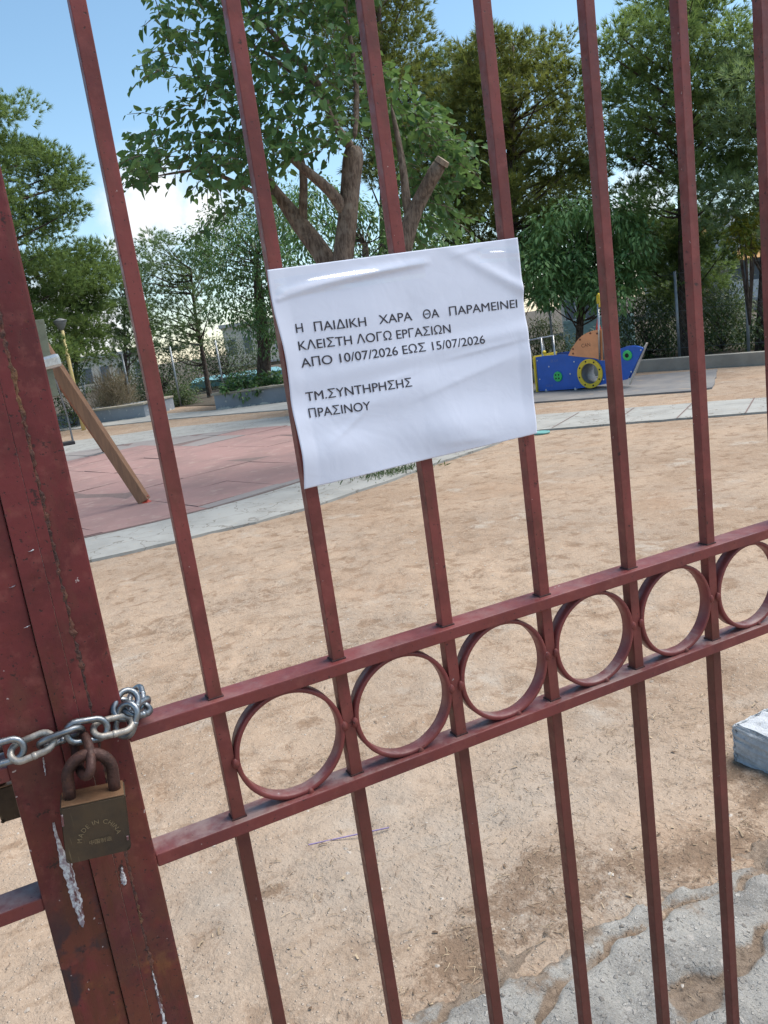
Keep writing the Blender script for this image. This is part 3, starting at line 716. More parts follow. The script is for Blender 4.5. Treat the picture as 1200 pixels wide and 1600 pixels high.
# engraved letters: arc and a straight row
def engrave(s, parent, size, arc=None, zoff=-.03, x0=0.0):
    tot = []; meshes = []
    for ch in s:
        if ch == ' ': tot.append(size * .35); meshes.append(None); continue
        me, v = text_mesh(ch, size); wv = v[:, 0].max() - v[:, 0].min(); v[:, 0] -= v[:, 0].min(); tot.append(wv + size * .13); meshes.append((me, v))
    Wt = sum(tot); acc = -Wt / 2; bmx = bmesh.new()
    for wv, mv in zip(tot, meshes):
        if mv is not None:
            me, v = mv; p = np.zeros_like(v)
            if arc:
                th = (acc + wv / 2) / arc; lx_ = v[:, 0] - wv / 2; ly_ = v[:, 1] + arc
                p[:, 0] = x0 + lx_ * math.cos(th) + ly_ * math.sin(th); p[:, 2] = zoff + -lx_ * math.sin(th) + ly_ * math.cos(th) - arc
            else:
                p[:, 0] = x0 + acc + v[:, 0]; p[:, 2] = zoff + v[:, 1]
            p[:, 1] = -LT / 2 - .00025
            put_mesh(me, np.array([(LM @ Vector(q.tolist()))[:] for q in p])); bmx.from_mesh(me); bpy.data.meshes.remove(me)
        acc += wv
    o = from_bm('engraving', bmx, M_ENGRAVE, parent); return o
engrave('MADE IN CHINA', lbody, .0060, arc=.0148, zoff=-.0215, x0=.002)
engrave('中国制造', lbody, .0050, zoff=-.040, x0=.003)
for (xx, zz, hh_) in ((-W_ / 2 + .0012, -.006, .011), (W_ / 2 - .0022, -.040, .004)):
    bm = bmesh.new(); add_box(bm, (xx - .0009, -LT / 2 - .0004, zz - hh_), (xx + .0009, -LT / 2 + .001, zz), LM, .0003); from_bm('paint_fleck', bm, M_DRIP, lbody)
# the second lock behind the left stile: only its edge shows
p2 = gp(10, 1238, .052)
padlock(float(p2[0]) + .012, .052, float(gp(12, 1224, .052)[2]), .044, .036, .016, 'small brass padlock behind the left stile, only its corner showing')

# ------------------------------------------------------------------ chain
def chain():
    root = thing('chain', gp(120, 1145, -.02), 'galvanised steel chain wound round the two meeting stiles of the gate', 'chain')
    WR = .0031
    def link(a, b, roll, wid=.0125, r=WR, mat=M_CHAIN, seed=0):
        a = Vector(a); b = Vector(b); ax = (b - a).normalized(); L = (b - a).length
        ref = Vector((0, -1, 0)); ref = (ref - ax * ref.dot(ax)).normalized(); side0 = ax.cross(ref)
        side = (side0 * math.cos(roll) + ref * math.sin(roll)).normalized()
        c = (a + b) / 2; hw = wid - r; hl = L / 2 - hw; pts = []
        for k in range(10): t = -PI / 2 + PI * k / 9; pts.append(c + ax * (hl + hw * math.cos(t)) + side * hw * math.sin(t))
        for k in range(10): t = PI / 2 + PI * k / 9; pts.append(c + ax * (-hl + hw * math.cos(t)) + side * hw * math.sin(t))
        bm = bmesh.new(); add_tube(bm, pts, r, 12, closed=True)
        # resistance-weld seam on one long side
        w0 = c + side * hw; add_tube(bm, [w0 - ax * .0022, w0 - ax * .001, w0 + ax * .001, w0 + ax * .0022], [r * 1.0, r * 1.14, r * 1.14, r * 1.0], 12)
        from_bm('link', bm, mat, root, smooth=True)
    P = lambda x, y, Yp: Vector(gp(x, y, Yp).tolist())
    Yc = -.0265
    # across the front: (left end px, right end px, roll)
    link(P(-62, 1196, Yc), P(37, 1166, Yc), R(8))
    link(P(17, 1181, Yc), P(83, 1153, Yc - .001), R(52), mat=M_CHAIN_PAINT)
    link(P(62, 1165, Yc), P(128, 1139, Yc - .001), R(-48))
    link(P(104, 1146, Yc - .002), P(168, 1137, Yc - .002), R(10))
    link(P(146, 1142, Yc), P(207, 1127, Yc), R(62), mat=M_CHAIN_PAINT)
    link(P(190, 1150, Yc + .004), P(205, 1100, Yc + .004), R(40))
    link(P(186, 1122, -.018), P(207, 1080, -.004), R(15))
    link(P(197, 1112, -.019), P(231, 1104, -.004), R(75))
    link(P(204, 1120, -.016), P(230, 1100, .012), R(-20))
    link(P(216, 1112, -.002), P(210, 1078, .030), R(60))
    link(P(200, 1095, .026), P(160, 1110, .048), R(30))
    link(P(172, 1106, .044), P(115, 1125, .048), R(80))
    link(P(128, 1120, .046), P(70, 1142, .048), R(10))
    link(P(84, 1137, .046), P(20, 1160, .048), R(75))
    link(P(36, 1155, .046), P(-28, 1178, .046), R(15))
    # left end wraps round the outer edge, out of frame
    link(P(-48, 1190, Yc), P(-72, 1195, .0), R(80))
    link(P(-66, 1193, -.008), P(-58, 1192, .038), R(20))
    link(P(-62, 1190, .030), P(-14, 1175, .048), R(70))
chain()

# ------------------------------------------------------------------ paper notice
PX0, PX1 = .1338, .4250
def pz(u, v):   # u 0..1 across, v 0..1 from the bottom
    zb = 1.3045 + u * .0062; zt_ = 1.5226 + u * .0070; return zb + (zt_ - zb) * v
def psurf(u, v):
    y = -.0024
    b = abs(math.sin(u * 2 * PI)); y -= .0016 * b * (.4 + .6 * math.sin(v * 5 + 1) ** 2)
    y -= .0011 * (1 + math.sin(9 * u + 5 * v + 2.2 * math.sin(4 * v)))
    y -= .0022 * math.exp(-((v - .49 - .05 * u) / .05) ** 2) * (.3 + .7 * u)              # horizontal fold through the middle
    y -= .0016 * math.exp(-((v - .30 - .12 * u) / .07) ** 2)
    if .02 < u < .62:                                                                     # wrinkle under the tape
        t = (u - .02) / .60; q = (v - (.885 + .085 * t - .03 * t * t)) / .013
        y -= .0030 * math.sin(PI * t) ** .6 * math.exp(-(q if q < 0 else q * .55) ** 2)
        q = (v - (.868 + .02 * math.sin(6 * t))) / .010; y -= .0011 * math.exp(-q * q) * max(0, 1 - t * 2)
    for (a0, b0, a1, b1, hh, ww) in ((.12, .18, .30, .33, .0016, .012), (.62, .47, .99, .50, .0016, .010), (.45, .30, .93, .42, .0012, .014), (.70, .95, .88, .99, .0012, .012), (.28, .40, .50, .44, .0010, .010), (.55, .07, .80, .03, .0016, .02)):
        ex, ez = a1 - a0, (b1 - b0); l2 = ex * ex + ez * ez; t = ((u - a0) * ex + (v - b0) * ez) / l2
        if -.1 < t < 1.1:
            q = ((u - a0) * -ez + (v - b0) * ex) / math.sqrt(l2) / ww; y -= .45 * hh * math.exp(-(q if q < 0 else q * .6) ** 2) * max(0, math.sin(PI * min(1, max(0, (t + .1) / 1.2))))
    d = (u - .86) * .8 + (v - .86) * 1.0
    y -= .0022 * math.exp(-(d / .035) ** 2) * max(0, u - .62) * 3                        # crease at the top right
    y -= .0035 * math.exp(-((v - .12 + .1 * (u - .5)) / .10) ** 2) * (.4 + .6 * math.sin(u * 7 + .5) ** 2)
    y -= .003 * (max(0, .06 - u) / .06) * (.3 + .7 * math.sin(v * 6.5 + .4) ** 2)        # left edge curls forward
    y -= .003 * (max(0, u - .95) / .05) * (math.sin(v * 5) ** 2)
    return y
nx, nz = 150, 170
U, V = np.meshgrid(np.linspace(0, 1, nx), np.linspace(0, 1, nz))
ledge = np.vectorize(lambda v: .0028 * math.sin(v * 3.4 + .2) + .0010 * math.sin(v * 13))(V)
PXg = PX0 + ledge * (1 - U) + (PX1 - PX0 + .0008 * np.sin(V * 4)) * U
PZ = np.vectorize(pz)(U, V); PY = np.vectorize(psurf)(U, V)
me = grid_mesh('notice', PXg, PY, PZ)
notice = thing('paper_notice', ((PX0 + PX1) / 2, -.003, 1.305), 'white paper notice in Greek capitals taped across three bars of the gate', 'notice')
sheet_o = finish('sheet', me, M_PAPER, notice, smooth=True)
so_ = sheet_o.modifiers.new('Solidify', 'SOLIDIFY'); so_.thickness = .00018; so_.offset = 1.0
def word(s, xa, za, xb, zb_, cap, parent):
    me, v = text_mesh(s, 1.0); x0, x1 = v[:, 0].min(), v[:, 0].max(); caph = .729
    t = (v[:, 0] - x0) / (x1 - x0); X_ = xa + (xb - xa) * t; Z_ = za + (zb_ - za) * t + v[:, 1] / caph * cap
    u_ = np.clip((X_ - PX0) / (PX1 - PX0), 0, 1); w_ = np.clip((Z_ - 1.3075) / .2185, 0, 1)
    Y_ = np.array([psurf(a, b) for a, b in zip(u_, w_)]) - .00055
    put_mesh(me, np.stack([X_, Y_, Z_], 1)); return me
CAPH = .0094
lines = [[('Η', .1530, 1.4600, .1604, 1.4600), ('ΠΑΙΔΙΚΗ', .1722, 1.4591, .2286, 1.4576), ('ΧΑΡΑ', .2434, 1.4576, .2828, 1.4568), ('ΘΑ', .2962, 1.4566, .3156, 1.4562), ('ΠΑΡΑΜΕΙΝΕΙ', .3284, 1.4562, .4160, 1.4550)],
         [('ΚΛΕΙΣΤΗ ΛΟΓΩ ΕΡΓΑΣΙΩΝ', .1529, 1.4428, .3277, 1.4384)],
         [('ΑΠΟ 10/07/2026 ΕΩΣ 15/07/2026', .1527, 1.4258, .3682, 1.4215)],
         [('ΤΜ.ΣΥΝΤΗΡΗΣΗΣ', .1522, 1.3920, .2715, 1.3888)],
         [('ΠΡΑΣΙΝΟΥ', .1522, 1.3752, .2199, 1.3722)]]
for ln in lines:
    bm = bmesh.new()
    for wd in ln:
        me = word(*wd, CAPH, notice); bm.from_mesh(me); me.transform(Matrix.Translation((.00022, -.00004, .0001))); bm.from_mesh(me); bpy.data.meshes.remove(me)
    me = bpy.data.meshes.new('text_line'); bm.to_mesh(me); bm.free()
    finish('text_line', me, M_INK, sheet_o)
# clear tape strips: along the top edge and at the right edge, wrinkled
def tape(xa, xb, za, zb_, hgt, seed):
    rs = np.random.RandomState(seed); n, k = 70, 10; v = []
    for j in range(k):
        for i in range(n):
            t = i / (n - 1); q = j / (k - 1); x = xa + (xb - xa) * t; z = za + (zb_ - za) * t + (q - .5) * hgt
            u_, w_ = (x - PX0) / (PX1 - PX0), (z - 1.3075) / .2185
            rid = .0022 * math.exp(-((q - .42 - .16 * math.sin(3 * t + .3)) / .10) ** 2) * math.sin(PI * min(1, t * 1.15)) + .0009 * math.exp(-((q - .75 + .3 * t) / .08) ** 2)
            v.append((x, psurf(min(1, max(0, u_)), min(1, max(0, w_))) - .0007 - rid, z))
    i = np.arange(n * k).reshape(k, n); f = np.stack([i[:-1, :-1], i[:-1, 1:], i[1:, 1:], i[1:, :-1]], -1).reshape(-1)
    return finish('tape', np_mesh('tape', v, f, np.full((n - 1) * (k - 1), 4)), M_TAPE, notice, smooth=True)
tape(.138, .305, 1.5045, 1.5085, .019, 1)
tape(.372, .424, 1.5150, 1.5135, .016, 2)

# ------------------------------------------------------------------ curb block and small things on the ground
def concrete_block():
    a, b = gnd(1146, 1180, 0), gnd(1212, 1210, 0)
    root_p = (1.72, .93); u = Vector((b[0] - a[0], b[1] - a[1], 0)).normalized(); v = Vector((-u.y, u.x, 0))
    if v.y < 0: v = -v
    bm = bmesh.new(); c = Vector((a[0], a[1], 0))
    M = Matrix((u, v, Vector((0, 0, 1)))).transposed().to_4x4(); M.translation = c
    r = add_box(bm, (-.0, .0, -.02), (.62, .26, .105), None, .012)
    bmesh.ops.subdivide_edges(bm, edges=bm.edges[:], cuts=9, use_grid_fill=True)
    rs = random.Random(2)
    for w_ in bm.verts: w_.co = M @ (w_.co + Vector((rs.uniform(-1, 1), rs.uniform(-1, 1), rs.uniform(-1, 1))) * .005)
    m = Mt('whitewashed_rough_concrete')
    cc = m.mix(m.rng(m.noise(14, 6, .7), .35, .65), (.56, .585, .61), (.42, .44, .46))
    cc = m.mix(m.rng(m.noise(55, 5, .75), .58, .68, 0, .7), cc, (.26, .25, .24))
    m.set(cc, .9).bump(m.noise(60, 6, .75), .9, .012)
    o = from_bm('concrete_block', bm, m.m, origin=(c.x, c.y, 0)); tag(o, 'rough grey-white concrete curb block lying on the dirt at the right edge', 'concrete block')
concrete_block()
def lid():
    g = gnd(846, 677); bm = bmesh.new(); add_lathe(bm, [(.10, 0), (.105, .012), (.10, .02), (.085, .022), (.08, .018)], Matrix.Translation((g[0], g[1], .0)), 28)
    m = simple('turquoise_plastic', (.16, .40, .38), .45, var=.2)
    tag(from_bm('plastic_disc', bm, m, smooth=False), 'turquoise round plastic disc lying on the dirt beside the path', 'disc')
lid()
a, b = gnd(482, 1320, .004), gnd(608, 1293, .004); bm = bmesh.new(); add_tube(bm, [a, (a + b) / 2 + np.array([0, .002, -.001]), b], .0022, 8)
tag(from_bm('plastic_straw', bm, simple('faded_violet_plastic', (.26, .20, .36), .5)), 'faded violet plastic straw lying on the dirt behind the bars', 'straw')

# ------------------------------------------------------------------ swing
def swing():
    foot = Vector((1.02, 8.06, .05)); top = Vector(at(22, 474, 9.25).tolist())
    root = thing('swing_set', (foot.x, foot.y, 0), 'brown wooden swing set standing on the pink rubber tiles behind the left stile', 'swing')
    m = Mt('varnished_post'); st = m.mapv(1, 1, .12)
    c = m.mix(m.rng(m.noise(30, 5, .6, st), .35, .68), (.27, .140, .075), (.19, .098, .055)); m.set(c, .6).bump(m.noise(60, 5, .6, st), .3, .003); wood = m.m
    metal = simple('bracket_metal', (.62, .60, .58), .35, .8, .25, 20)
    olive = simple('olive_painted_post', (.17, .18, .125), .5, 0, .25, 14, dirt=(.12, .09, .05))
    chainm = simple('swing_chain_steel', (.22, .22, .23), .45, .8)
    bm = bmesh.new(); add_bar(bm, foot, top, .115, .115, bevel=.008); from_bm('leg', bm, wood, root)
    foot2 = Vector((-.55, 9.15, .05)); bm = bmesh.new(); add_bar(bm, foot2, top, .098, .098, bevel=.008); from_bm('leg', bm, wood, root)
    far = Vector(at(26, 497, 13.0).tolist()); bm = bmesh.new(); add_bar(bm, top + (top - far).normalized() * .15, far, .10, .12, bevel=.008); from_bm('beam', bm, wood, root)
    for f in (Vector(gnd(166, 704, .05).tolist()), Vector((-.5, 13.6, .05))):
        bm = bmesh.new(); add_bar(bm, f, far, .098, .098, bevel=.008); from_bm('leg', bm, wood, root)
    bm = bmesh.new(); add_lathe(bm, [(.065, .0), (.06, .02), (.032, .035), (.03, .075), (.045, .085)], Matrix.Translation((foot.x + .01, foot.y - .01, .02)), 14)
    from_bm('foot_bracket', bm, simple('red_painted_steel', (.42, .05, .03), .5), root)
    bm = bmesh.new(); add_bar(bm, at(57, 500, 8.72), at(68, 558, 8.72), .13, .10, bevel=.01); from_bm('post_sleeve', bm, olive, root); bm = bmesh.new(); add_bar(bm, at(70, 574, 8.72), at(81, 621, 8.72), .13, .10, bevel=.01); from_bm('post_sleeve', bm, olive, root)
    bm = bmesh.new(); add_bar(bm, at(62, 570, 8.68), at(94, 562, 8.70), .115, .13, bevel=.03); from_bm('clamp', bm, metal, root)
    bm = bmesh.new(); s = at(106, 692, 12.1); sx, sy, sz = (float(v) for v in s)
    add_box(bm, (sx - .22, sy - .09, sz - .03), (sx + .09, sy + .09, sz + .02), None, .012); seat = from_bm('seat', bm, simple('black_rubber', (.03, .03, .033), .6), root)
    for ox in (-.20, .07):
        bm = bmesh.new(); add_tube(bm, [(sx + ox * .25 + .0 - .05, sy - (.0), 2.12), (sx + ox - (0), sy, sz + .35), (sx + ox, sy - .06, sz)], .010, 6); add_tube(bm, [(sx + ox, sy, sz + .35), (sx + ox, sy + .07, sz)], .010, 6); from_bm('hanging_chain', bm, chainm, seat)
swing()

# ------------------------------------------------------------------ play boat
def boat():
    P0 = Vector((8.6, 11.12, 0)); u = Vector((.2915, -.9566, 0)); n = Vector((-.9566, -.2915, 0)); z = Vector((0, 0, 1))
    root = thing('play_boat', P0 + u * .7 - n * .3, 'blue play boat with yellow porthole and orange sail panel on the grey rubber pad', 'play boat')
    def MF(off):     # local x along hull, y up, z towards the viewer (n)
        M = Matrix((u, z, n)).transposed().to_4x4(); M.translation = P0 + n * off; return M
    fa = P0 + u * -.255 + n * -.62; fb = P0 + u * 1.87 + n * -.07; fu = (fb - fa).normalized(); fn = z.cross(fu) * -1
    if fn.dot(n) < 0: fn = -fn
    def FF(off):
        M = Matrix((fu, z, fn)).transposed().to_4x4(); M.translation = fa + fu * .255 + fn * off; return M
    def plas(nm, c): return simple(nm, c, .4, 0, .14, 5, .1, .002, 60, [v * .75 + .03 for v in c])
    blue = plas('blue_plastic_panel', (.004, .095, .47)); yellow = plas('yellow_plastic', (.76, .54, .03)); green = plas('green_plastic', (.03, .48, .12)); orange = plas('orange_plastic_panel', (.78, .32, .14))
    red = plas('red_plastic', (.55, .03, .02)); steel = simple('play_steel', (.5, .5, .5), .35, .9); tubem = simple('tunnel_plastic', (.16, .17, .19), .5, 0, .3, 6)
    bolt = simple('bolt_cap', (.55, .58, .62), .4); dark = simple('dark_hole', (.01, .01, .012), .8); scr = simple('scratched_scribble', (.13, .17, .35), .7); ink = simple('marker_scribble', (.20, .07, .04), .7)
    hull = [(-.255, .03), (.1, .03), (.54, .04), (.86, .06), (1.20, .105), (1.54, .15), (1.86, .62), (1.845, .635), (1.76, .66), (1.66, .672), (1.55, .672), (1.46, .655), (1.40, .60), (1.34, .52), (1.24, .47), (1.167, .46), (1.10, .52), (1.03, .55), (.951, .558), (.84, .56), (.72, .568), (.60, .592), (.468, .622), (.25, .64), (-.022, .642), (-.25, .632)]
    C_ = (.85, .285); ri, ro = .172, .245
    circ = lambda c, r, k=40: [(c[0] + r * math.cos(2 * PI * i / k), c[1] + r * math.sin(2 * PI * i / k)) for i in range(k)]
    for off in (0, -.62):
        bm = bmesh.new(); add_prism(bm, hull, [circ(C_, ri + .01)], .022, MF(-.022) if off == 0 else FF(-.022)); hp_ = from_bm('hull_panel', bm, blue, root)
        if off == 0: near = hp_
    bm = bmesh.new(); add_prism(bm, circ(C_, ro, 48), [circ(C_, ri, 40)], .022, MF(.0015)); rg = from_bm('porthole_ring', bm, yellow, root)
    for k in range(8):
        t = 2 * PI * (k + .35) / 8; bm = bmesh.new(); add_prism(bm, circ((C_[0] + .209 * math.cos(t), C_[1] + .209 * math.sin(t)), .014, 10), [], .006, MF(.024)); from_bm('bolt', bm, dark, rg)
    bm = bmesh.new(); k = 40; A = [FF(-.01) @ Vector((x, y, 0)) for x, y in circ(C_, ri - .002)]; B = [MF(.0) @ Vector((x, y, 0)) for x, y in circ(C_, ri - .002)]
    va, vb = [bm.verts.new(p) for p in A], [bm.verts.new(p) for p in B]
    for i in range(k): bm.faces.new((va[i], va[(i + 1) % k], vb[(i + 1) % k], vb[i]))
    tn = from_bm('tunnel', bm, tubem, root, smooth=True); sm = tn.modifiers.new('Solidify', 'SOLIDIFY'); sm.thickness = .006
    for (c, r) in (((.195, .268), .088), ((1.578, .535), .082)):
        bm = bmesh.new(); M = MF(.0015); add_lathe(bm, [(r, 0), (r, .014), (r * .93, .022), (r * .3, .024)], M @ Matrix.Translation((c[0], c[1], 0)), 28); kb = from_bm('round_button', bm, green, root)
        holes = ((-.03, .03), (.03, .03), (-.03, -.03), (.03, -.03)) if r > .085 else ((0, 0),)
        for (dx, dy) in holes:
            bm = bmesh.new(); add_prism(bm, circ((c[0] + dx, c[1] + dy), .015 if r > .085 else .036, 12), [], .004, MF(.024)); from_bm('button_hole', bm, dark, kb)
    sail = [(.455, .615), (.50, .68), (.545, .735), (.61, .80), (.68, .865), (.76, .92), (.87, .962), (.99, .985), (1.17, .99), (1.24, .965), (1.26, .50), (1.21, .487), (1.10, .487), (.98, .53), (.85, .553), (.72, .57), (.60, .59)]
    bm = bmesh.new(); add_prism(bm, sail, [], .02, MF(.002)); sl_ = from_bm('sail_panel', bm, orange, root)
    bm = bmesh.new(); add_prism(bm, sail, [], .02, FF(-.042)); from_bm('sail_panel', bm, orange, root)
    def put_text(s, x, y, size, parent, off, mat, rot=0.0):
        me, v = text_mesh(s, size); M = MF(off) @ Matrix.Translation((x, y, 0)) @ Matrix.Rotation(rot, 4, 'Z')
        put_mesh(me, np.array([(M @ Vector((float(a), float(b), 0)))[:] for a, b, _ in v])); finish('scribble', me, mat, parent)
    put_text('CAN', .735, .725, .085, sl_, .0232, ink, .06)
    put_text('ZE LM', .06, .52, .06, near, .0008, scr, .05); put_text('KIZ M', -.08, .10, .055, near, .0008, scr, -.03)
    for (x, y) in ((.565, .715), (.72, .86), (.93, .945), (.56, .64), (1.19, .94), (1.07, .54), (1.06, .93)):
        bm = bmesh.new(); add_prism(bm, circ((x, y), .016, 10), [], .008, MF(.022)); from_bm('bolt', bm, ink, sl_)
    for (x, y) in ((-.22, .57), (-.2, .24), (.02, .45), (.45, .3), (.55, .5), (1.10, .17), (1.82, .60), (1.62, .27)):
        bm = bmesh.new(); add_prism(bm, circ((x, y), .013, 10), [], .006, MF(.0005)); from_bm('bolt', bm, bolt, near)
    # stern board, bow plate, floor
    bm = bmesh.new(); M = MF(0); add_box(bm, (-.292, -.0, -.66), (-.262, .655, .03), M, .004); from_bm('stern_board', bm, yellow, root)
    bm = bmesh.new(); a = MF(-.05) @ Vector((1.55, .06, 0)); b = MF(-.05) @ Vector((1.905, .70, 0)); add_bar(bm, a, b, .018, .05, up=n, bevel=.003); from_bm('bow_plate', bm, steel, root)
    bm = bmesh.new(); add_box(bm, (-.25, .15, -.555), (.66, .172, -.03), M); from_bm('deck', bm, tubem, root); bm = bmesh.new(); add_box(bm, (1.10, .30, -.22), (1.5, .32, -.03), M); from_bm('deck', bm, tubem, root)
    # mast with a wheel, flag fins
    for x in (1.085, 1.165):
        bm = bmesh.new(); add_tube(bm, [MF(.045) @ Vector((x, .50, 0)), MF(.045) @ Vector((x + .05, 1.40, 0))], .017, 10); from_bm('mast_pole', bm, steel, root, smooth=True)
    bm = bmesh.new(); cM = Matrix.Translation(MF(.045) @ Vector((1.165, 1.455, 0))) @ Matrix.Rotation(R(64), 4, 'Z') @ Matrix.Rotation(R(90), 4, 'X')
    add_tube(bm, [cM @ Vector((.088 * math.cos(2 * PI * k / 28), .088 * math.sin(2 * PI * k / 28), 0)) for k in range(28)], .026, 8, closed=True)
    for k in range(4):
        t = PI / 4 * k; add_tube(bm, [cM @ Vector((.085 * math.cos(t), .085 * math.sin(t), 0)), cM @ Vector((-.085 * math.cos(t), -.085 * math.sin(t), 0))], .012, 6)
    from_bm('wheel', bm, yellow, root, smooth=True)
    bm = bmesh.new(); add_prism(bm, [(1.00, .985), (1.01, 1.05), (1.04, 1.16), (1.07, 1.06), (1.09, .99)], [], .02, MF(-.06)); from_bm('flag_fin', bm, red, root); bm = bmesh.new(); add_prism(bm, [(1.11, .985), (1.13, 1.06), (1.16, 1.09), (1.2, .985)], [], .02, MF(-.10)); from_bm('flag_fin', bm, red, root)
    # stern canopy
    for (x, o_) in ((-.40, -.05), (-.13, -.05), (-.13, -.40), (-.40, -.45)):
        bm = bmesh.new(); add_tube(bm, [MF(o_) @ Vector((x, .18, 0)), MF(o_) @ Vector((x, .955, 0))], .017, 8); from_bm('canopy_post', bm, steel, root, smooth=True)
    bm = bmesh.new(); add_box(bm, (-.47, .957, -.50), (-.09, .977, .0), M @ Matrix.Rotation(R(5), 4, 'Z'), .006); from_bm('canopy_roof', bm, simple('grey_canopy', (.33, .36, .42), .3, .3), root)
    bm = bmesh.new(); bmesh.ops.create_icosphere(bm, subdivisions=2, radius=.035, matrix=Matrix.Translation(MF(-.05) @ Vector((-.09, .70, 0)))); from_bm('knob', bm, yellow, root, smooth=True)
    for (x, o_) in ((-.09, -.02), (.52, -.02), (-.09, -.55), (.52, -.42), (1.30, -.12)):
        bm = bmesh.new(); add_tube(bm, [MF(o_) @ Vector((x, .0, 0)), MF(o_) @ Vector((x, .06, 0))], .026, 8); from_bm('foot', bm, bolt, root)
boat()

# ------------------------------------------------------------------ curb wall, planters, fences, lamp
def curb_wall():
    pts = [(12.9, 7.3), (11.69, 9.24), (11.05, 11.7), (9.7, 14.7), (8.3, 18.0)]
    bm = bmesh.new()
    for a, b in zip(pts, pts[1:]):
        a_, b_ = Vector((*a, -.05)), Vector((*b, -.05)); d = (b_ - a_).normalized(); s = Vector((d.y, -d.x, 0)) * .22; a_ -= d * .0; up_ = Vector((0, 0, .27))
        q = [a_, b_, b_ + s, a_ + s]; vs = [bm.verts.new(p) for p in q] + [bm.verts.new(p + up_) for p in q]
        for f in ((0, 1, 2, 3), (4, 5, 6, 7), (0, 1, 5, 4), (1, 2, 6, 5), (2, 3, 7, 6), (3, 0, 4, 7)): bm.faces.new([vs[i] for i in f])
    o = from_bm('curb_wall', bm, M_CURB); tag(o, 'low weathered concrete curb wall running behind the play boat', 'wall')
curb_wall()
def planter(fr, corner, depth, h, label):
    a, b = Vector((*fr, 0)), Vector((*corner, 0)); d = (b - a).normalized(); back = Vector((-d.y, d.x, 0))
    if back.y < 0: back = -back
    root = thing('planter_bench', a, label, 'planter', 'concrete planter benches')
    M = Matrix((d, back, Vector((0, 0, 1)))).transposed().to_4x4(); M.translation = a; L = (b - a).length
    bm = bmesh.new(); add_box(bm, (0, 0, -.02), (L, depth, h), M, .01); from_bm('wall', bm, M_PLANTER, root)
    bm = bmesh.new(); add_box(bm, (-.05, -.08, h + .001), (L + .03, .34, h + .055), M, .01); add_box(bm, (L - .3, .341, h + .001), (L + .03, depth, h + .055), M, .01); from_bm('coping', bm, M_COPING, root)
planter(gnd(60, 674)[:2], gnd(228, 652)[:2], 2.2, .36, 'grey-blue painted concrete planter bench at the left, near the lamp post')
planter(gnd(338, 641)[:2], gnd(520, 618)[:2], 2.2, .40, 'grey-blue concrete planter bench partly hidden behind the notice, in front of the teal roof')
M_FPOST = simple('galvanised_post', (.30, .33, .36), .5, .5, .2, 10)
M_WIRE = simple('fence_wire', (.16, .18, .19), .6, .4)
def fence(pts, h, label, z0=.2, mesh_step=.16):
    """pts: list of 3-D feet"""
    root = thing('wire_fence', pts[0], label, 'fence', 'wire fences round the playground')
    for p in pts:
        bm = bmesh.new(); add_tube(bm, [(p[0], p[1], z0 - .3), (p[0], p[1], z0 + h)], .030, 10); from_bm('post', bm, M_FPOST, root, smooth=True)
    bm = bmesh.new()
    for a, b in zip(pts, pts[1:]):
        a_, b_ = Vector((a[0], a[1], 0)), Vector((b[0], b[1], 0)); L = (b_ - a_).length; d = (b_ - a_) / L
        for zz in (z0 + h - .05, z0 + h * .5, z0 + .05): add_tube(bm, [a_ + Vector((0, 0, zz)), b_ + Vector((0, 0, zz))], .004, 4, cap=False)
        k = int((L + h) / mesh_step)
        for i in range(k):
            for sg in (1, -1):
                s0 = i * mesh_step - (h if sg > 0 else 0); pt = []
                t0, t1 = max(0, s0), min(L, s0 + h)
                if t1 <= t0: continue
                f0, f1 = (t0 - s0), (t1 - s0)
                z_0 = z0 + (f0 if sg > 0 else h - f0); z_1 = z0 + (f1 if sg > 0 else h - f1)
                p, q = a_ + d * t0 + Vector((0, 0, z_0)), a_ + d * t1 + Vector((0, 0, z_1))
                add_tube(bm, [p, q], .0014, 3, cap=False)
    from_bm('wire_mesh', bm, M_WIRE, root)
fence([at(1290, 540, 17.0), at(1170, 552, 17.6), at(1062, 561, 18.6), at(958, 570, 19.6), at(867, 575, 20.6), at(790, 580, 21.4)], 1.62, 'wire fence on grey posts behind the play boat')
fence([at(452, 600, 26.5), at(352, 620, 26.8), at(284, 640, 27.2), at(208, 640, 27.6), at(140, 650, 28.2), at(60, 660, 29)], 1.75, 'wire fence on grey posts beyond the planter benches', z0=.15)
def lamp():
    b = gnd(131, 672); root = thing('lamp_post', (b[0], b[1], 0), 'park lamp on a thin yellow pole beyond the swing', 'lamp post')
    x, y = float(b[0]), float(b[1]); bm = bmesh.new(); add_tube(bm, [(x, y, -.05), (x, y, 2.62)], [.055, .045], 10); from_bm('pole', bm, simple('cream_yellow_pole', (.62, .50, .22), .5), root, smooth=True)
    bm = bmesh.new(); add_lathe(bm, [(.045, 2.61), (.06, 2.64), (.09, 2.68), (.16, 2.82), (.165, 2.84)], Matrix.Translation((x, y, 0)), 20); from_bm('lamp_shade', bm, simple('frosted_lamp', (.20, .21, .21), .4), root, smooth=True)
    bm = bmesh.new(); add_lathe(bm, [(.175, 2.841), (.175, 2.855), (.07, 2.90), (.02, 2.92)], Matrix.Translation((x, y, 0)), 20); from_bm('lamp_cap', bm, simple('grey_lamp_cap', (.20, .21, .21), .5), root, smooth=True)
lamp()

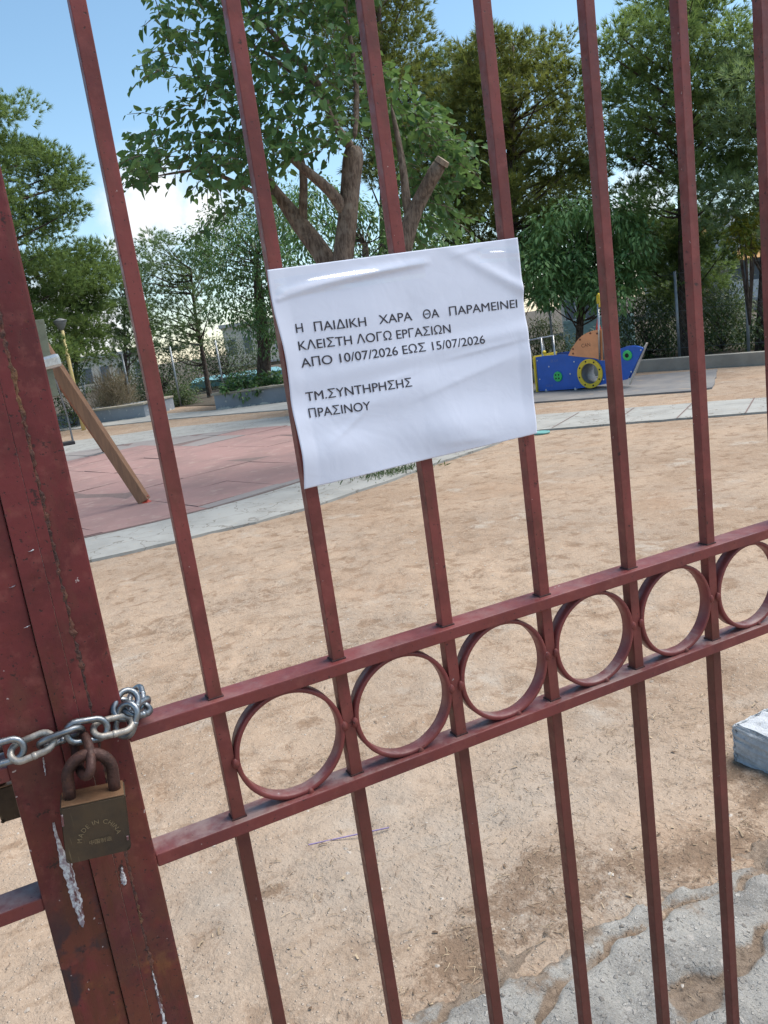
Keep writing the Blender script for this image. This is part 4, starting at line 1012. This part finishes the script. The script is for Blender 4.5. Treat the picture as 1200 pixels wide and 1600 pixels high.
# ------------------------------------------------------------------ foliage
HEART = (np.array([(0, 0, 0), (-.38, -.10, .10), (-.52, .26, .15), (-.32, .66, .08), (0, 1.05, -.08), (.32, .66, .08), (.52, .26, .15), (.38, -.10, .10)]), [(0, 1, 2, 3, 4), (0, 4, 5, 6, 7)])
LANCE = (np.array([(0, 0, 0), (-.5, .42, .14), (0, 1, -.22), (.5, .42, .14), (0, .5, .0)]), [(0, 4, 1), (4, 2, 1), (0, 3, 4), (4, 3, 2)])
OVAL = (np.array([(0, 0, 0), (-.5, .45, .1), (0, 1, 0), (.5, .45, .1)]), [(0, 2, 1), (0, 3, 2)])
NEEDLE = (np.array([(-.5, 0, 0), (.5, 0, 0), (0, 1, 0)]), [(0, 1, 2)])
def unit(v): return v / (np.linalg.norm(v, axis=-1, keepdims=True) + 1e-9)
def leaves(P, Dv, Nv, L, W, tint, shape):
    T, F = shape; Dv = unit(Dv); S = unit(np.cross(Dv, Nv)); Nn = np.cross(S, Dv); n, k = len(P), len(T)
    V = P[:, None] + T[None, :, 0:1] * (W[:, None, None] * S[:, None]) + T[None, :, 1:2] * (L[:, None, None] * Dv[:, None]) + T[None, :, 2:3] * (W[:, None, None] * Nn[:, None])
    flat = np.concatenate([np.array(f) for f in F]); ln = np.array([len(f) for f in F])
    return V.reshape(-1, 3), (flat[None] + (np.arange(n) * k)[:, None]).ravel(), np.tile(ln, n), np.repeat(tint, k)
def in_poly(x, y, poly):
    c = False; n = len(poly); j = n - 1
    for i in range(n):
        if (poly[i][1] > y) != (poly[j][1] > y) and x < (poly[j][0] - poly[i][0]) * (y - poly[i][1]) / (poly[j][1] - poly[i][1]) + poly[i][0]: c = not c
        j = i
    return c
def sample_poly(poly, n, mind, rs):
    xs = [p[0] for p in poly]; ys = [p[1] for p in poly]; outp = []; tries = 0
    while len(outp) < n and tries < n * 60:
        tries += 1; x, y = rs.uniform(min(xs), max(xs)), rs.uniform(min(ys), max(ys))
        if in_poly(x, y, poly) and all((x - a) ** 2 + (y - b) ** 2 > mind * mind for a, b in outp): outp.append((x, y))
    return outp
def clump_centres(poly, D, thick, n, mind, rs):
    return np.array([at(x, y, D + rs.uniform(-thick, thick)) for x, y in sample_poly(poly, n, mind, rs)])
def limb(a, b, sag, n=5):
    a, b = Vector([float(v) for v in a]), Vector([float(v) for v in b]); return [a.lerp(b, i / n) + Vector((0, 0, -sag * math.sin(PI * i / n))) for i in range(n + 1)]
def trunk_mesh(name, root, mat, lines, jit=.08, seed=0, smooth=True, seg=10):
    bm = bmesh.new(); rnd = random.Random(seed)
    for pts, rad in lines: add_tube(bm, pts, rad, seg if max(rad) > .05 else 5, jit=jit, rnd=rnd)
    return from_bm(name, bm, mat, root, smooth=smooth)
def interp(pts, z):
    for a, b in zip(pts, pts[1:]):
        if a[2] <= z <= b[2]: t = (z - a[2]) / (b[2] - a[2] + 1e-9); return Vector([a[i] + (b[i] - a[i]) * t for i in range(3)])
    return Vector(pts[-1] if z > pts[-1][2] else pts[0])
def pine(label, poly, D, thick, trunk_px, r_tr, n=70, mind=26, tufts=95, needles=14, cr=.50, mat=None, seed=1, bias=0.0, group='pines beyond the fence', nlen=.17):
    rs = np.random.RandomState(seed); pr = random.Random(seed)
    cs = clump_centres(poly, D, thick, n, mind, rs)
    tp = [at(x, y, D) for x, y in trunk_px]; tp = sorted([p.tolist() for p in tp], key=lambda p: p[2]); tp.insert(0, [tp[0][0], tp[0][1], -.2])
    root = thing('pine_tree', tp[0][:2] + [0], label, 'tree', group)
    nseg = len(tp); lines = [(tp, [r_tr * (1 - .8 * i / (nseg - 1)) for i in range(nseg)])]
    zmax = tp[-1][2]
    for c in cs:
        z0 = min(max(c[2] - pr.uniform(.2, 1.2), tp[1][2] * .6), zmax); st = interp(tp, z0)
        d = (Vector(c.tolist()) - st).length; r0 = min(r_tr * .5, .014 + .014 * d); lines.append((limb(st, c, pr.uniform(-.1, .25)), [r0, r0 * .8, r0 * .6, r0 * .45, r0 * .32, .008]))
    trunk_mesh('trunk', root, M_BARK_PINE, lines, seed=seed)
    m = len(cs); sc = rs.uniform(.65, 1.35, m) * cr
    d = unit(rs.normal(size=(m, tufts, 3))); rad = rs.rand(m, tufts, 1) ** .45
    off = d * rad * sc[:, None, None] * np.array([1.15, 1.15, .55]); T = (cs[:, None] + off).reshape(-1, 3)
    ax = unit(off + np.array([0, 0, .35]) * sc[:, None, None] + rs.normal(size=off.shape) * .12).reshape(-1, 3)
    q = len(T); nd = unit(ax[:, None] + rs.normal(size=(q, needles, 3)) * .42).reshape(-1, 3); P = np.repeat(T, needles, 0)
    L = rs.uniform(.7, 1.2, len(P)) * nlen; Wd = np.full(len(P), .018) * rs.uniform(.7, 1.3, len(P))
    tuft_t = np.clip(.36 + .20 * rs.normal(size=q) + np.repeat(.20 * rs.normal(size=m), tufts) + bias, 0, 1)
    V, F, ln, tn = leaves(P, nd, rs.normal(size=(len(P), 3)), L, Wd, np.repeat(tuft_t, needles), NEEDLE)
    finish('crown', np_mesh('crown', V, F, ln, tn), mat or M_PINE, root)
    return root
def broad(name, label, cat, poly, D, thick, trunk_lines, n, mind, per, cr, L0, W0, shape, mat, seed, group=None, droop=.4, ztop=None, bark=None, flat=.8, bias=0.0, ground=True):
    rs = np.random.RandomState(seed); pr = random.Random(seed); cs = clump_centres(poly, D, thick, n, mind, rs)
    cs[:, 2] = np.maximum(cs[:, 2], cr * .3)
    if trunk_lines: base = trunk_lines[0][0][0]
    else: base = [float(cs[:, 0].mean()), float(cs[:, 1].mean()), 0]
    root = thing(name, [base[0], base[1], 0], label, cat, group); lines = list(trunk_lines)
    st_line = trunk_lines[0][0] if trunk_lines else [[base[0], base[1], -.1], [base[0], base[1], .6]]
    for c in cs:
        st = interp([list(p) for p in st_line], max(.1, c[2] - pr.uniform(.3, 1.0))); r0 = .012 + .006 * (Vector(c.tolist()) - st).length
        lines.append((limb(st, c, pr.uniform(-.1, .2)), [r0, r0 * .85, r0 * .7, r0 * .5, r0 * .35, .005]))
    trunk_mesh('trunk' if trunk_lines else 'stem', root, bark or M_BARK_PINE, lines, seed=seed)
    m = len(cs); sc = rs.uniform(.7, 1.3, m) * cr; d = unit(rs.normal(size=(m, per, 3))); rad = rs.rand(m, per, 1) ** .4
    off = d * rad * sc[:, None, None] * np.array([1, 1, flat]); P = (cs[:, None] + off).reshape(-1, 3); P[:, 2] = np.maximum(P[:, 2], .02)
    dr = unit(off + np.array([0, 0, -droop]) * sc[:, None, None] + rs.normal(size=off.shape) * .3 * sc[:, None, None]).reshape(-1, 3)
    nv = unit(off * .6 + np.array([0, 0, .8]) * sc[:, None, None] + rs.normal(size=off.shape) * .3 * sc[:, None, None]).reshape(-1, 3)
    L = L0 * rs.uniform(.6, 1.2, len(P)); t = np.clip(.38 + .22 * rs.normal(size=len(P)) + np.repeat(.16 * rs.normal(size=m), per) + bias, 0, 1)
    V, F, ln, tn = leaves(P, dr, nv, L, L * (W0 / L0), t, shape)
    finish('crown' if trunk_lines else 'foliage', np_mesh('crown', V, F, ln, tn), mat, root)
    return root

# -- the pollarded mulberry behind the notice
def mulberry():
    D = 9.2; A = lambda x, y, d=0.0: at(x, y, D + d).tolist(); b = gnd(585, 722).tolist()
    root = thing('broadleaf_tree', (b[0], b[1], 0), 'large pollarded broadleaf tree with heart-shaped leaves rising right behind the notice', 'tree')
    L = [([[b[0], b[1], -.1], A(572, 640), A(558, 540), A(536, 440), A(534, 410), A(541, 360), A(546, 310), A(550, 265), A(553, 238), A(552, 226)], [.20, .17, .155, .125, .115, .108, .105, .105, .12, .06]),
         ([A(566, 560, .1), A(540, 470, .2), A(510, 405, .3), A(490, 378, .35), A(468, 350, .35), A(447, 320, .4), A(430, 300, .4), A(405, 262, .4)], [.14, .13, .12, .11, .10, .075, .065, .05]),
         ([A(474, 352, .35), A(473, 320, .3), A(476, 285, .3), A(470, 240, .2)], [.06, .05, .045, .04]),
         ([A(540, 335), A(525, 308, -.1), A(505, 288, -.15), A(478, 266, -.2), A(440, 235, -.2)], [.075, .065, .055, .05, .03]),
         ([A(551, 234), A(530, 205, -.1), A(513, 180, -.1), A(507, 150, -.1), A(496, 130, -.1), A(478, 108, -.15), A(450, 82, -.2), A(420, 40, -.2)], [.075, .04, .035, .04, .045, .032, .026, .015]),
         ([A(493, 132, -.1), A(470, 125, 0), A(440, 100, .1), A(400, 70, .2), A(350, 60, .3)], [.035, .035, .03, .02, .01]),
         ([A(590, 600, .1), A(606, 500, .1), A(622, 420, .1), A(633, 380, .1), A(643, 340, .1), A(655, 315, .1), A(668, 290, .05), A(680, 268, 0), A(691, 252, -.02)], [.14, .125, .11, .10, .095, .085, .082, .08, .083]),
         ([A(640, 345, .1), A(634, 310, .15), A(632, 280, .15), A(625, 230, .2), A(610, 160, .2)], [.055, .05, .045, .035, .02]),
         ([A(440, 315, .4), A(390, 300, .2), A(330, 262, 0), A(285, 268, -.1), A(240, 276, -.2)], [.045, .035, .028, .018, .01]),
         ([A(553, 226), A(560, 150, .3), A(550, 60, .4), A(520, -60, .5)], [.05, .04, .03, .02]),
         ([A(450, 84, -.2), A(390, 10, -.2), A(330, -80, -.2)], [.028, .02, .01])]
    tk = trunk_mesh('trunk', root, M_BARK, L, jit=.10, seed=3, seg=14)
    sd = tk.modifiers.new('Subdivision', 'SUBSURF'); sd.levels = 1; sd.render_levels = 1
    bm = bmesh.new(); p, q = Vector(A(689, 256, -.02)), Vector(A(693, 249, -.03)); add_tube(bm, [p, q], [.080, .074], 14); from_bm('cut_face', bm, M_CUT, tk)
    # knots of old pruning
    rs = np.random.RandomState(12); pr = random.Random(12)
    main = [(235, -40), (240, 60), (235, 120), (222, 200), (205, 235), (195, 262), (215, 285), (262, 262), (300, 258), (335, 300), (395, 290), (430, 285), (470, 245), (535, 225), (540, 170), (560, 120), (545, 60), (590, -40), (560, -190), (300, -190)]
    pts = [(x, y, rs.uniform(-1.0, .9)) for x, y in sample_poly(main, 640, 6, rs)]
    right = [(560, 120), (600, 100), (660, 150), (715, 190), (735, 250), (705, 330), (675, 320), (640, 250), (590, 260), (560, 200)]
    pts = [p for p in pts if not (p[0] < 345 and p[1] < 200 and pr.random() < .55)]
    pts += [(x, y, rs.uniform(.25, 1.3)) for x, y in sample_poly(right, 110, 8, rs)]
    low = [(610, 270), (650, 260), (700, 300), (730, 330), (700, 380), (650, 400), (610, 380)]
    pts += [(x, y, rs.uniform(.2, 1.0)) for x, y in sample_poly(low, 36, 9, rs)]
    spr = [(262, 20, 0), (250, 45, 0), (270, 65, 0), (258, 78, 0), (285, 50, .2), (300, 20, .2), (262, 100, 0), (330, 10, .2), (235, 175, 0), (215, 215, 0), (205, 250, 0), (210, 275, 0), (232, 285, 0), (350, 330, .4), (322, 350, .4), (300, 365, .4), (370, 320, .4)]
    pts += spr
    P, Dv, Nv, Ls, tt, twl = [], [], [], [], [], []
    cen = Vector(A(520, 150))
    for (x, y, d) in pts:
        o = Vector(at(x, y, D + d).tolist()); outw = (o - cen); outw.z *= .5; outw.normalize()
        dr = (outw * .8 + Vector((pr.gauss(0, .5), pr.gauss(0, .5), pr.gauss(.15, .4)))).normalized(); Lt = pr.uniform(.22, .46)
        base_t = pr.gauss(.36, .14); pl = []
        nl = pr.randint(8, 12)
        for k in range(nl):
            f = k / (nl - 1); q = o + dr * Lt * (f - .35) + Vector((0, 0, -.10 * f * f * Lt * 3)); pl.append(q)
            side = dr.cross(Vector((0, 0, 1))).normalized() * (1 if k % 2 else -1)
            ax = (Vector((0, 0, -.55)) + side * .65 + dr * .4 + Vector((pr.gauss(0, .4), pr.gauss(0, .4), pr.gauss(0, .4)))).normalized()
            nn = (side * .45 + outw * .6 + Vector((0, 0, .75)) + Vector((pr.gauss(0, .5), pr.gauss(0, .5), pr.gauss(0, .35)))).normalized()
            P.append((q + side * .02 + ax * .015)[:]); Dv.append(ax[:]); Nv.append(nn[:]); Ls.append(pr.uniform(.045, .115)); tt.append(min(1, max(0, base_t + pr.gauss(0, .16))))
        twl.append(([pl[0], pl[nl // 2], pl[-1]], [.005, .004, .002]))
    Ls = np.array(Ls); V, F, ln, tn = leaves(np.array(P), np.array(Dv), np.array(Nv), Ls, Ls * .82, np.array(tt), HEART)
    finish('crown', np_mesh('crown', V, F, ln, tn), M_MULB, root)
    bm = bmesh.new()
    for p_, r_ in twl: add_tube(bm, p_, r_, 4, cap=False)
    tag(from_bm('twig', bm, M_BARK, root), kind='stuff')
mulberry()

# -- pines
pine('tall dark green pine at the far left, standing against the sky', [(-190, 170), (-60, 120), (20, 160), (45, 190), (62, 235), (108, 252), (112, 290), (122, 322), (112, 348), (85, 370), (85, 395), (110, 420), (90, 500), (95, 600), (40, 620), (-190, 600)], 24, 1.7, [(-70, 640), (-60, 400), (-50, 180)], .28, n=135, mind=19, cr=.62, tufts=150, seed=11, bias=.0)
pine('low bushy pine between the tall left pine and the first thin bar', [(85, 430), (100, 390), (150, 385), (172, 420), (165, 452), (150, 500), (140, 560), (95, 560), (85, 500)], 26, 1.2, [(118, 640), (120, 400)], .12, n=34, mind=18, cr=.55, tufts=130, seed=12, bias=.06)
pine('slim young pine with an upright trunk just left of the first thin bar', [(168, 440), (185, 420), (215, 430), (230, 500), (225, 560), (180, 570), (160, 520)], 29, 1.2, [(199, 630), (196, 560), (193, 470)], .11, n=26, mind=18, cr=.5, tufts=70, seed=13, mat=M_PINE_B, bias=.15)
pine('thin leaning pine between the first and second thin bars, with a visible narrow trunk', [(212, 385), (235, 368), (265, 372), (275, 400), (300, 393), (330, 395), (335, 440), (330, 500), (300, 540), (250, 550), (215, 500)], 30, 1.4, [(328, 620), (318, 560), (305, 490), (298, 420)], .13, n=50, mind=18, cr=.5, tufts=64, seed=14, mat=M_PINE_B, bias=.18)
pine('yellow green pine showing above the broadleaf tree at the top centre', [(470, -60), (600, -120), (660, -60), (640, 40), (665, 80), (655, 150), (700, 230), (640, 290), (560, 260), (540, 180), (500, 60)], 20, 1.4, [(600, 560), (600, 300), (590, -40)], .22, n=62, mind=22, cr=.55, seed=15, mat=M_PINE_Y, bias=-.02)
pine('bluish loose pine rising just right of the broadleaf tree, behind the pruned stump limb', [(655, 110), (700, 85), (745, 95), (750, 180), (742, 260), (730, 350), (690, 390), (660, 300)], 21, 1.2, [(715, 560), (715, 300), (710, 110)], .2, n=34, mind=22, cr=.5, seed=16, mat=M_PINE_B)
pine('bushy yellowish pine filling the gap between the fourth and fifth thin bars', [(712, 130), (740, 75), (770, 40), (798, 45), (805, 62), (835, 48), (868, 62), (872, 88), (895, 105), (918, 135), (928, 200), (925, 290), (905, 330), (880, 350), (850, 400), (835, 470), (725, 480), (705, 300)], 20.5, 1.6, [(800, 560), (798, 300), (800, 70)], .25, n=108, mind=21, cr=.47, seed=17, mat=M_PINE_Y, bias=.08)
pine('big open pine with a thick dark trunk behind the sixth bar at the right', [(940, 75), (962, 35), (1000, 8), (1060, -60), (1110, -20), (1132, 5), (1146, 35), (1142, 60), (1165, 90), (1160, 190), (1150, 260), (1110, 300), (1060, 300), (1000, 320), (962, 250), (940, 170)], 19.5, 1.6, [(1070, 552), (1068, 450), (1066, 340), (1062, 180), (1058, 10)], .17, n=80, mind=26, cr=.46, seed=18, bias=.2)
pine('short spreading pine around the foot of the big right-hand trunk', [(960, 330), (1000, 310), (1030, 340), (1062, 330), (1120, 320), (1140, 380), (1130, 440), (1090, 455), (1040, 470), (1010, 440), (975, 400)], 20.5, 1.3, [(1066, 560), (1064, 420), (1060, 350)], .12, n=36, mind=22, cr=.48, seed=19, mat=M_PINE, bias=.0)
pine('silvery pine at the right edge with a dark trunk behind the last bar', [(1150, 70), (1200, 40), (1290, 30), (1290, 330), (1200, 400), (1150, 380), (1130, 320), (1150, 250), (1140, 160)], 18.5, 1.6, [(1192, 560), (1196, 420), (1205, 200), (1210, 60)], .2, n=48, mind=28, cr=.46, seed=20, mat=M_PINE_B, bias=.18)
# -- broadleaf trees and shrubs
tb = gnd(413, 607); B = lambda x, y, d=27.0: at(x, y, d).tolist()
tree_line = [([[*at(413, 610, 24)[:2], -.1], at(413, 600, 24).tolist(), at(412, 540, 24).tolist(), at(405, 470, 24).tolist(), at(400, 400, 24).tolist()], [.24, .22, .19, .15, .08])]
broad('broadleaf_tree', 'dark leafy tree with long drooping leaves just left of the notice', 'tree', [(292, 372), (330, 335), (375, 318), (430, 300), (455, 330), (450, 420), (450, 520), (425, 540), (400, 520), (370, 500), (335, 480), (345, 430), (310, 400)], 24, 1.6, tree_line, 84, 17, 190, .50, .135, .055, LANCE, M_LOQ, 31, 'leafy trees of the yard', .45)
broad('broadleaf_tree', 'light green leafy tree showing through the forks of the pollarded tree', 'tree', [(450, 290), (520, 275), (600, 320), (690, 340), (720, 400), (700, 520), (470, 520), (440, 400)], 17, 1.3, [([at(580, 640, 17).tolist()[:2] + [-.1], at(580, 560, 17).tolist(), at(575, 450, 17).tolist(), at(570, 380, 17).tolist()], [.13, .12, .1, .06])], 60, 22, 170, .46, .13, .05, LANCE, M_LOQ, 32, 'leafy trees of the yard', .7, bias=.14)
broad('broadleaf_tree', 'round leafy tree with drooping leaves above the play boat', 'tree', [(815, 372), (850, 345), (900, 318), (950, 325), (1000, 352), (1008, 395), (992, 440), (960, 470), (930, 470), (895, 450), (850, 470), (825, 430)], 18.5, 1.1, [([at(905, 590, 18.5).tolist()[:2] + [-.1], at(905, 540, 18.5).tolist(), at(908, 470, 18.5).tolist(), at(910, 400, 18.5).tolist()], [.09, .08, .07, .05])], 76, 16, 170, .38, .17, .056, LANCE, M_LOQ2, 33, 'leafy trees of the yard', .6, bias=.28)
def shrub(label, poly, D, thick, n, mind, per, cr, L0, W0, shape, mat, seed, **k): return broad('shrub', label, 'shrub', poly, D, thick, [], n, mind, per, cr, L0, W0, shape, mat, seed, 'shrubs along the fences', **k)
shrub('grey green oleander shrub behind the stern canopy of the play boat', [(826, 515), (850, 500), (872, 512), (888, 530), (895, 570), (830, 580)], 21.5, .7, 26, 12, 130, .30, .13, .028, LANCE, M_OLEANDER, 41)
shrub('dark tall shrub behind the bow of the play boat', [(975, 470), (1010, 460), (1055, 480), (1060, 560), (1000, 572), (965, 560), (960, 510)], 20.2, .8, 44, 13, 140, .34, .10, .032, OVAL, M_SHRUB, 42, bias=-.08)
shrub('dark green bush between the sixth bar and the right fence post', [(1092, 470), (1130, 460), (1160, 480), (1165, 545), (1100, 558)], 19.6, .8, 34, 13, 140, .32, .10, .036, OVAL, M_SHRUB, 43)
shrub('yellow leaved bush at the right edge beside the last bar', [(1150, 340), (1180, 330), (1185, 380), (1165, 400), (1148, 380)], 17.4, .35, 12, 10, 90, .22, .09, .05, OVAL, M_YELLOW, 44)
shrub('olive green bush below the silvery pine at the right edge', [(1170, 500), (1230, 480), (1260, 560), (1160, 560)], 18.6, .7, 22, 13, 120, .32, .10, .036, OVAL, M_SHRUB, 45, bias=.12)
shrub('dark green bush under the pines behind the swing chains', [(85, 575), (120, 570), (130, 620), (128, 662), (85, 668)], 25, .8, 24, 12, 120, .38, .10, .04, OVAL, M_SHRUB, 46, bias=-.15)
shrub('bare straw coloured dry bush above the left planter bench', [(150, 600), (172, 588), (195, 600), (205, 636), (150, 645)], 26.2, .5, 22, 9, 240, .34, .26, .010, LANCE, M_DRY, 47, droop=-.6)
shrub('small brown green bush between the two planter benches', [(266, 615), (290, 605), (305, 625), (300, 645), (262, 645)], 27.5, .5, 14, 9, 110, .30, .10, .04, OVAL, M_SHRUB, 48, bias=.25)
shrub('broad leaved green plants growing in the right planter bench', [(350, 598), (380, 590), (440, 584), (470, 590), (470, 606), (350, 616)], 22.6, .5, 24, 9, 90, .22, .14, .07, OVAL, M_LOQ, 49)
shrub('dim green bush behind the thin leaning pine', [(200, 560), (250, 545), (300, 560), (310, 615), (210, 630)], 31.5, .8, 30, 12, 110, .42, .12, .05, OVAL, M_SHRUB, 50, bias=.05)
shrub('dark undergrowth behind the round leafy tree', [(925, 520), (960, 515), (968, 550), (930, 565), (915, 545)], 22.5, .7, 12, 13, 120, .36, .10, .036, OVAL, M_SHRUB, 51, bias=-.1)
shrub('dense olive hedge bush behind the right fence, between its two right-hand posts', [(1070, 440), (1110, 425), (1160, 430), (1180, 545), (1075, 555)], 22, .8, 50, 14, 120, .36, .10, .036, OVAL, M_SHRUB, 52, bias=.06)
shrub('mid green hedge bush behind the mast of the play boat', [(880, 540), (930, 528), (975, 530), (985, 565), (885, 575)], 23, .8, 40, 13, 120, .36, .10, .036, OVAL, M_SHRUB, 53, bias=.1)
shrub('shaded hedge bush behind the foot of the big right-hand pine', [(1000, 440), (1040, 425), (1075, 440), (1078, 555), (1005, 560)], 23.5, .8, 46, 14, 120, .38, .10, .036, OVAL, M_SHRUB, 54, bias=-.06)
shrub('pale green hedge bush behind the far fence, left of the thin leaning pine', [(165, 590), (230, 575), (285, 585), (300, 640), (165, 650)], 33, .8, 40, 12, 110, .48, .12, .05, OVAL, M_OLEANDER, 55)
shrub('hazy green bushes beyond the left fence, above the teal roof', [(300, 548), (345, 525), (400, 540), (408, 578), (350, 588), (300, 590)], 34.5, .8, 40, 10, 120, .46, .12, .05, OVAL, M_OLEANDER, 56)
# weeds at the path edge under the notice
rsw = np.random.RandomState(8); g = gnd(610, 742); n = 420
P = np.stack([g[0] + rsw.normal(size=n) * .22, g[1] + rsw.normal(size=n) * .10, np.full(n, .0)], 1)
dv = unit(rsw.normal(size=(n, 3)) * .8 + np.array([0, 0, .7])); dv[:, 2] = np.abs(dv[:, 2]); Lw = rsw.uniform(.04, .12, n)
V, F, ln, tn = leaves(P, dv, rsw.normal(size=(n, 3)), Lw, Lw * .13, rsw.rand(n), OVAL)
tag(finish('weeds', np_mesh('weeds', V, F, ln, tn), M_OLEANDER), 'tuft of low weeds at the path edge below the notice', 'weeds')

# ------------------------------------------------------------------ buildings beyond the trees
M_PLASTER = simple('cream_plaster', (.62, .56, .47), .85, 0, .15, .6, .1, .01, 12)
M_WHITE = simple('white_plaster', (.66, .66, .66), .85, 0, .12, .6, .1, .01, 12)
M_GLASS = simple('window_glass', (.13, .15, .17), .15, 0, .3, 1, 0)
M_FRAME = simple('window_frame', (.6, .6, .58), .6)
M_TEAL = simple('teal_roof_sheet', (.13, .30, .33), .8, 0, .2, 1.5)
M_AWN = simple('ochre_awning', (.62, .34, .13), .8, 0, .2, 2)
M_GREYB = simple('grey_slab', (.40, .40, .40), .85)
def building(label, pxl, pxr, py_top, D, mat, floors=2, fh=3.0, cols=4, depth=9, balcony=True, awn=None, roof=None, name='building'):
    a, b = at(pxl, py_top, D), at(pxr, py_top, D); zt = float((a[2] + b[2]) / 2)
    a_, b_ = Vector((a[0], a[1], 0)), Vector((b[0], b[1], 0)); d = (b_ - a_).normalized(); back = Vector((-d.y, d.x, 0))
    if back.y < 0: back = -back
    L = (b_ - a_).length; M = Matrix((d, back, Vector((0, 0, 1)))).transposed().to_4x4(); M.translation = a_
    root = thing(name, a_, label, 'building', 'buildings beyond the trees'); zb = min(-.5, zt - floors * fh)
    bm = bmesh.new(); add_box(bm, (0, 0, zb), (L, depth, zt), M); from_bm('wall', bm, mat, root)
    bm = bmesh.new(); add_box(bm, (-.25, -.25, zt + .002), (L + .25, depth + .25, zt + .28), M); from_bm('roof', bm, roof or M_GREYB, root)
    for f in range(floors):
        z0 = zt - (f + 1) * fh
        if z0 + fh < 0: continue
        for c in range(cols):
            x0 = L * (c + .22) / cols; x1 = x0 + L / cols * .5
            bm = bmesh.new(); add_box(bm, (x0 - .06, -.05, z0 + .8), (x1 + .06, .05, z0 + 2.3), M); w_ = from_bm('window', bm, M_FRAME, root)
            bm = bmesh.new(); add_box(bm, (x0, -.07, z0 + .86), (x1, -.045, z0 + 2.24), M); from_bm('pane', bm, M_GLASS, w_)
        if balcony:
            bm = bmesh.new(); add_box(bm, (L * .05, -1.1, z0 + .0), (L * .95, -.003, z0 + .14), M); bl_ = from_bm('balcony', bm, M_GREYB, root)
            bm = bmesh.new(); add_box(bm, (L * .05, -1.1, z0 + .142), (L * .95, -1.04, z0 + .95), M); from_bm('parapet', bm, mat, bl_)
        if awn:
            bm = bmesh.new(); M3 = M @ Matrix.Translation((0, -.06, z0 + 2.5)) @ Matrix.Rotation(R(28), 4, 'X'); add_box(bm, (L * awn[0], -1.3, 0), (L * awn[1], 0, .03), M3); from_bm('awning', bm, M_AWN, root)
building('cream building with dark windows glimpsed above the play boat', 872, 965, 432, 38, M_PLASTER, 2, 2.7, 3)
building('white apartment block with ochre awnings glimpsed between the pines at the right', 1000, 1150, 345, 52, M_WHITE, 3, 3.0, 5, awn=(.25, .7))
building('white block with balconies at the far right edge behind the last bar', 1135, 1300, 360, 44, M_WHITE, 3, 3.0, 5, awn=(.1, .4))
building('pale apartment block glimpsed behind the dark leafy tree', 345, 470, 505, 70, M_PLASTER, 2, 3.2, 5)
building('low white pavilion with a teal sheet roof beyond the planter benches', 305, 440, 598, 36, M_PLASTER, 1, 2.0, 4, depth=7, balcony=False, roof=M_TEAL, name='pavilion')
building('pale house far behind the left pines', 60, 230, 560, 75, M_PLASTER, 2, 3.0, 6)
def teal_wall():
    a, b = at(880, 502, 27), at(985, 496, 25); bm = bmesh.new(); zt = float(a[2])
    a_, b_ = Vector((a[0], a[1], 0)), Vector((b[0], b[1], 0)); d = (b_ - a_).normalized(); s = Vector((-d.y, d.x, 0)) * .15; q = [a_, b_, b_ + s, a_ + s]
    vs = [bm.verts.new(p) for p in q] + [bm.verts.new(p + Vector((0, 0, zt))) for p in q]
    for f in ((0, 1, 2, 3), (4, 5, 6, 7), (0, 1, 5, 4), (1, 2, 6, 5), (2, 3, 7, 6), (3, 0, 4, 7)): bm.faces.new([vs[i] for i in f])
    tag(from_bm('boundary_wall', bm, simple('pale_teal_plaster', (.28, .42, .42), .85, 0, .2, 1)), 'pale teal boundary wall behind the play boat, under the cream building', 'wall')
teal_wall()
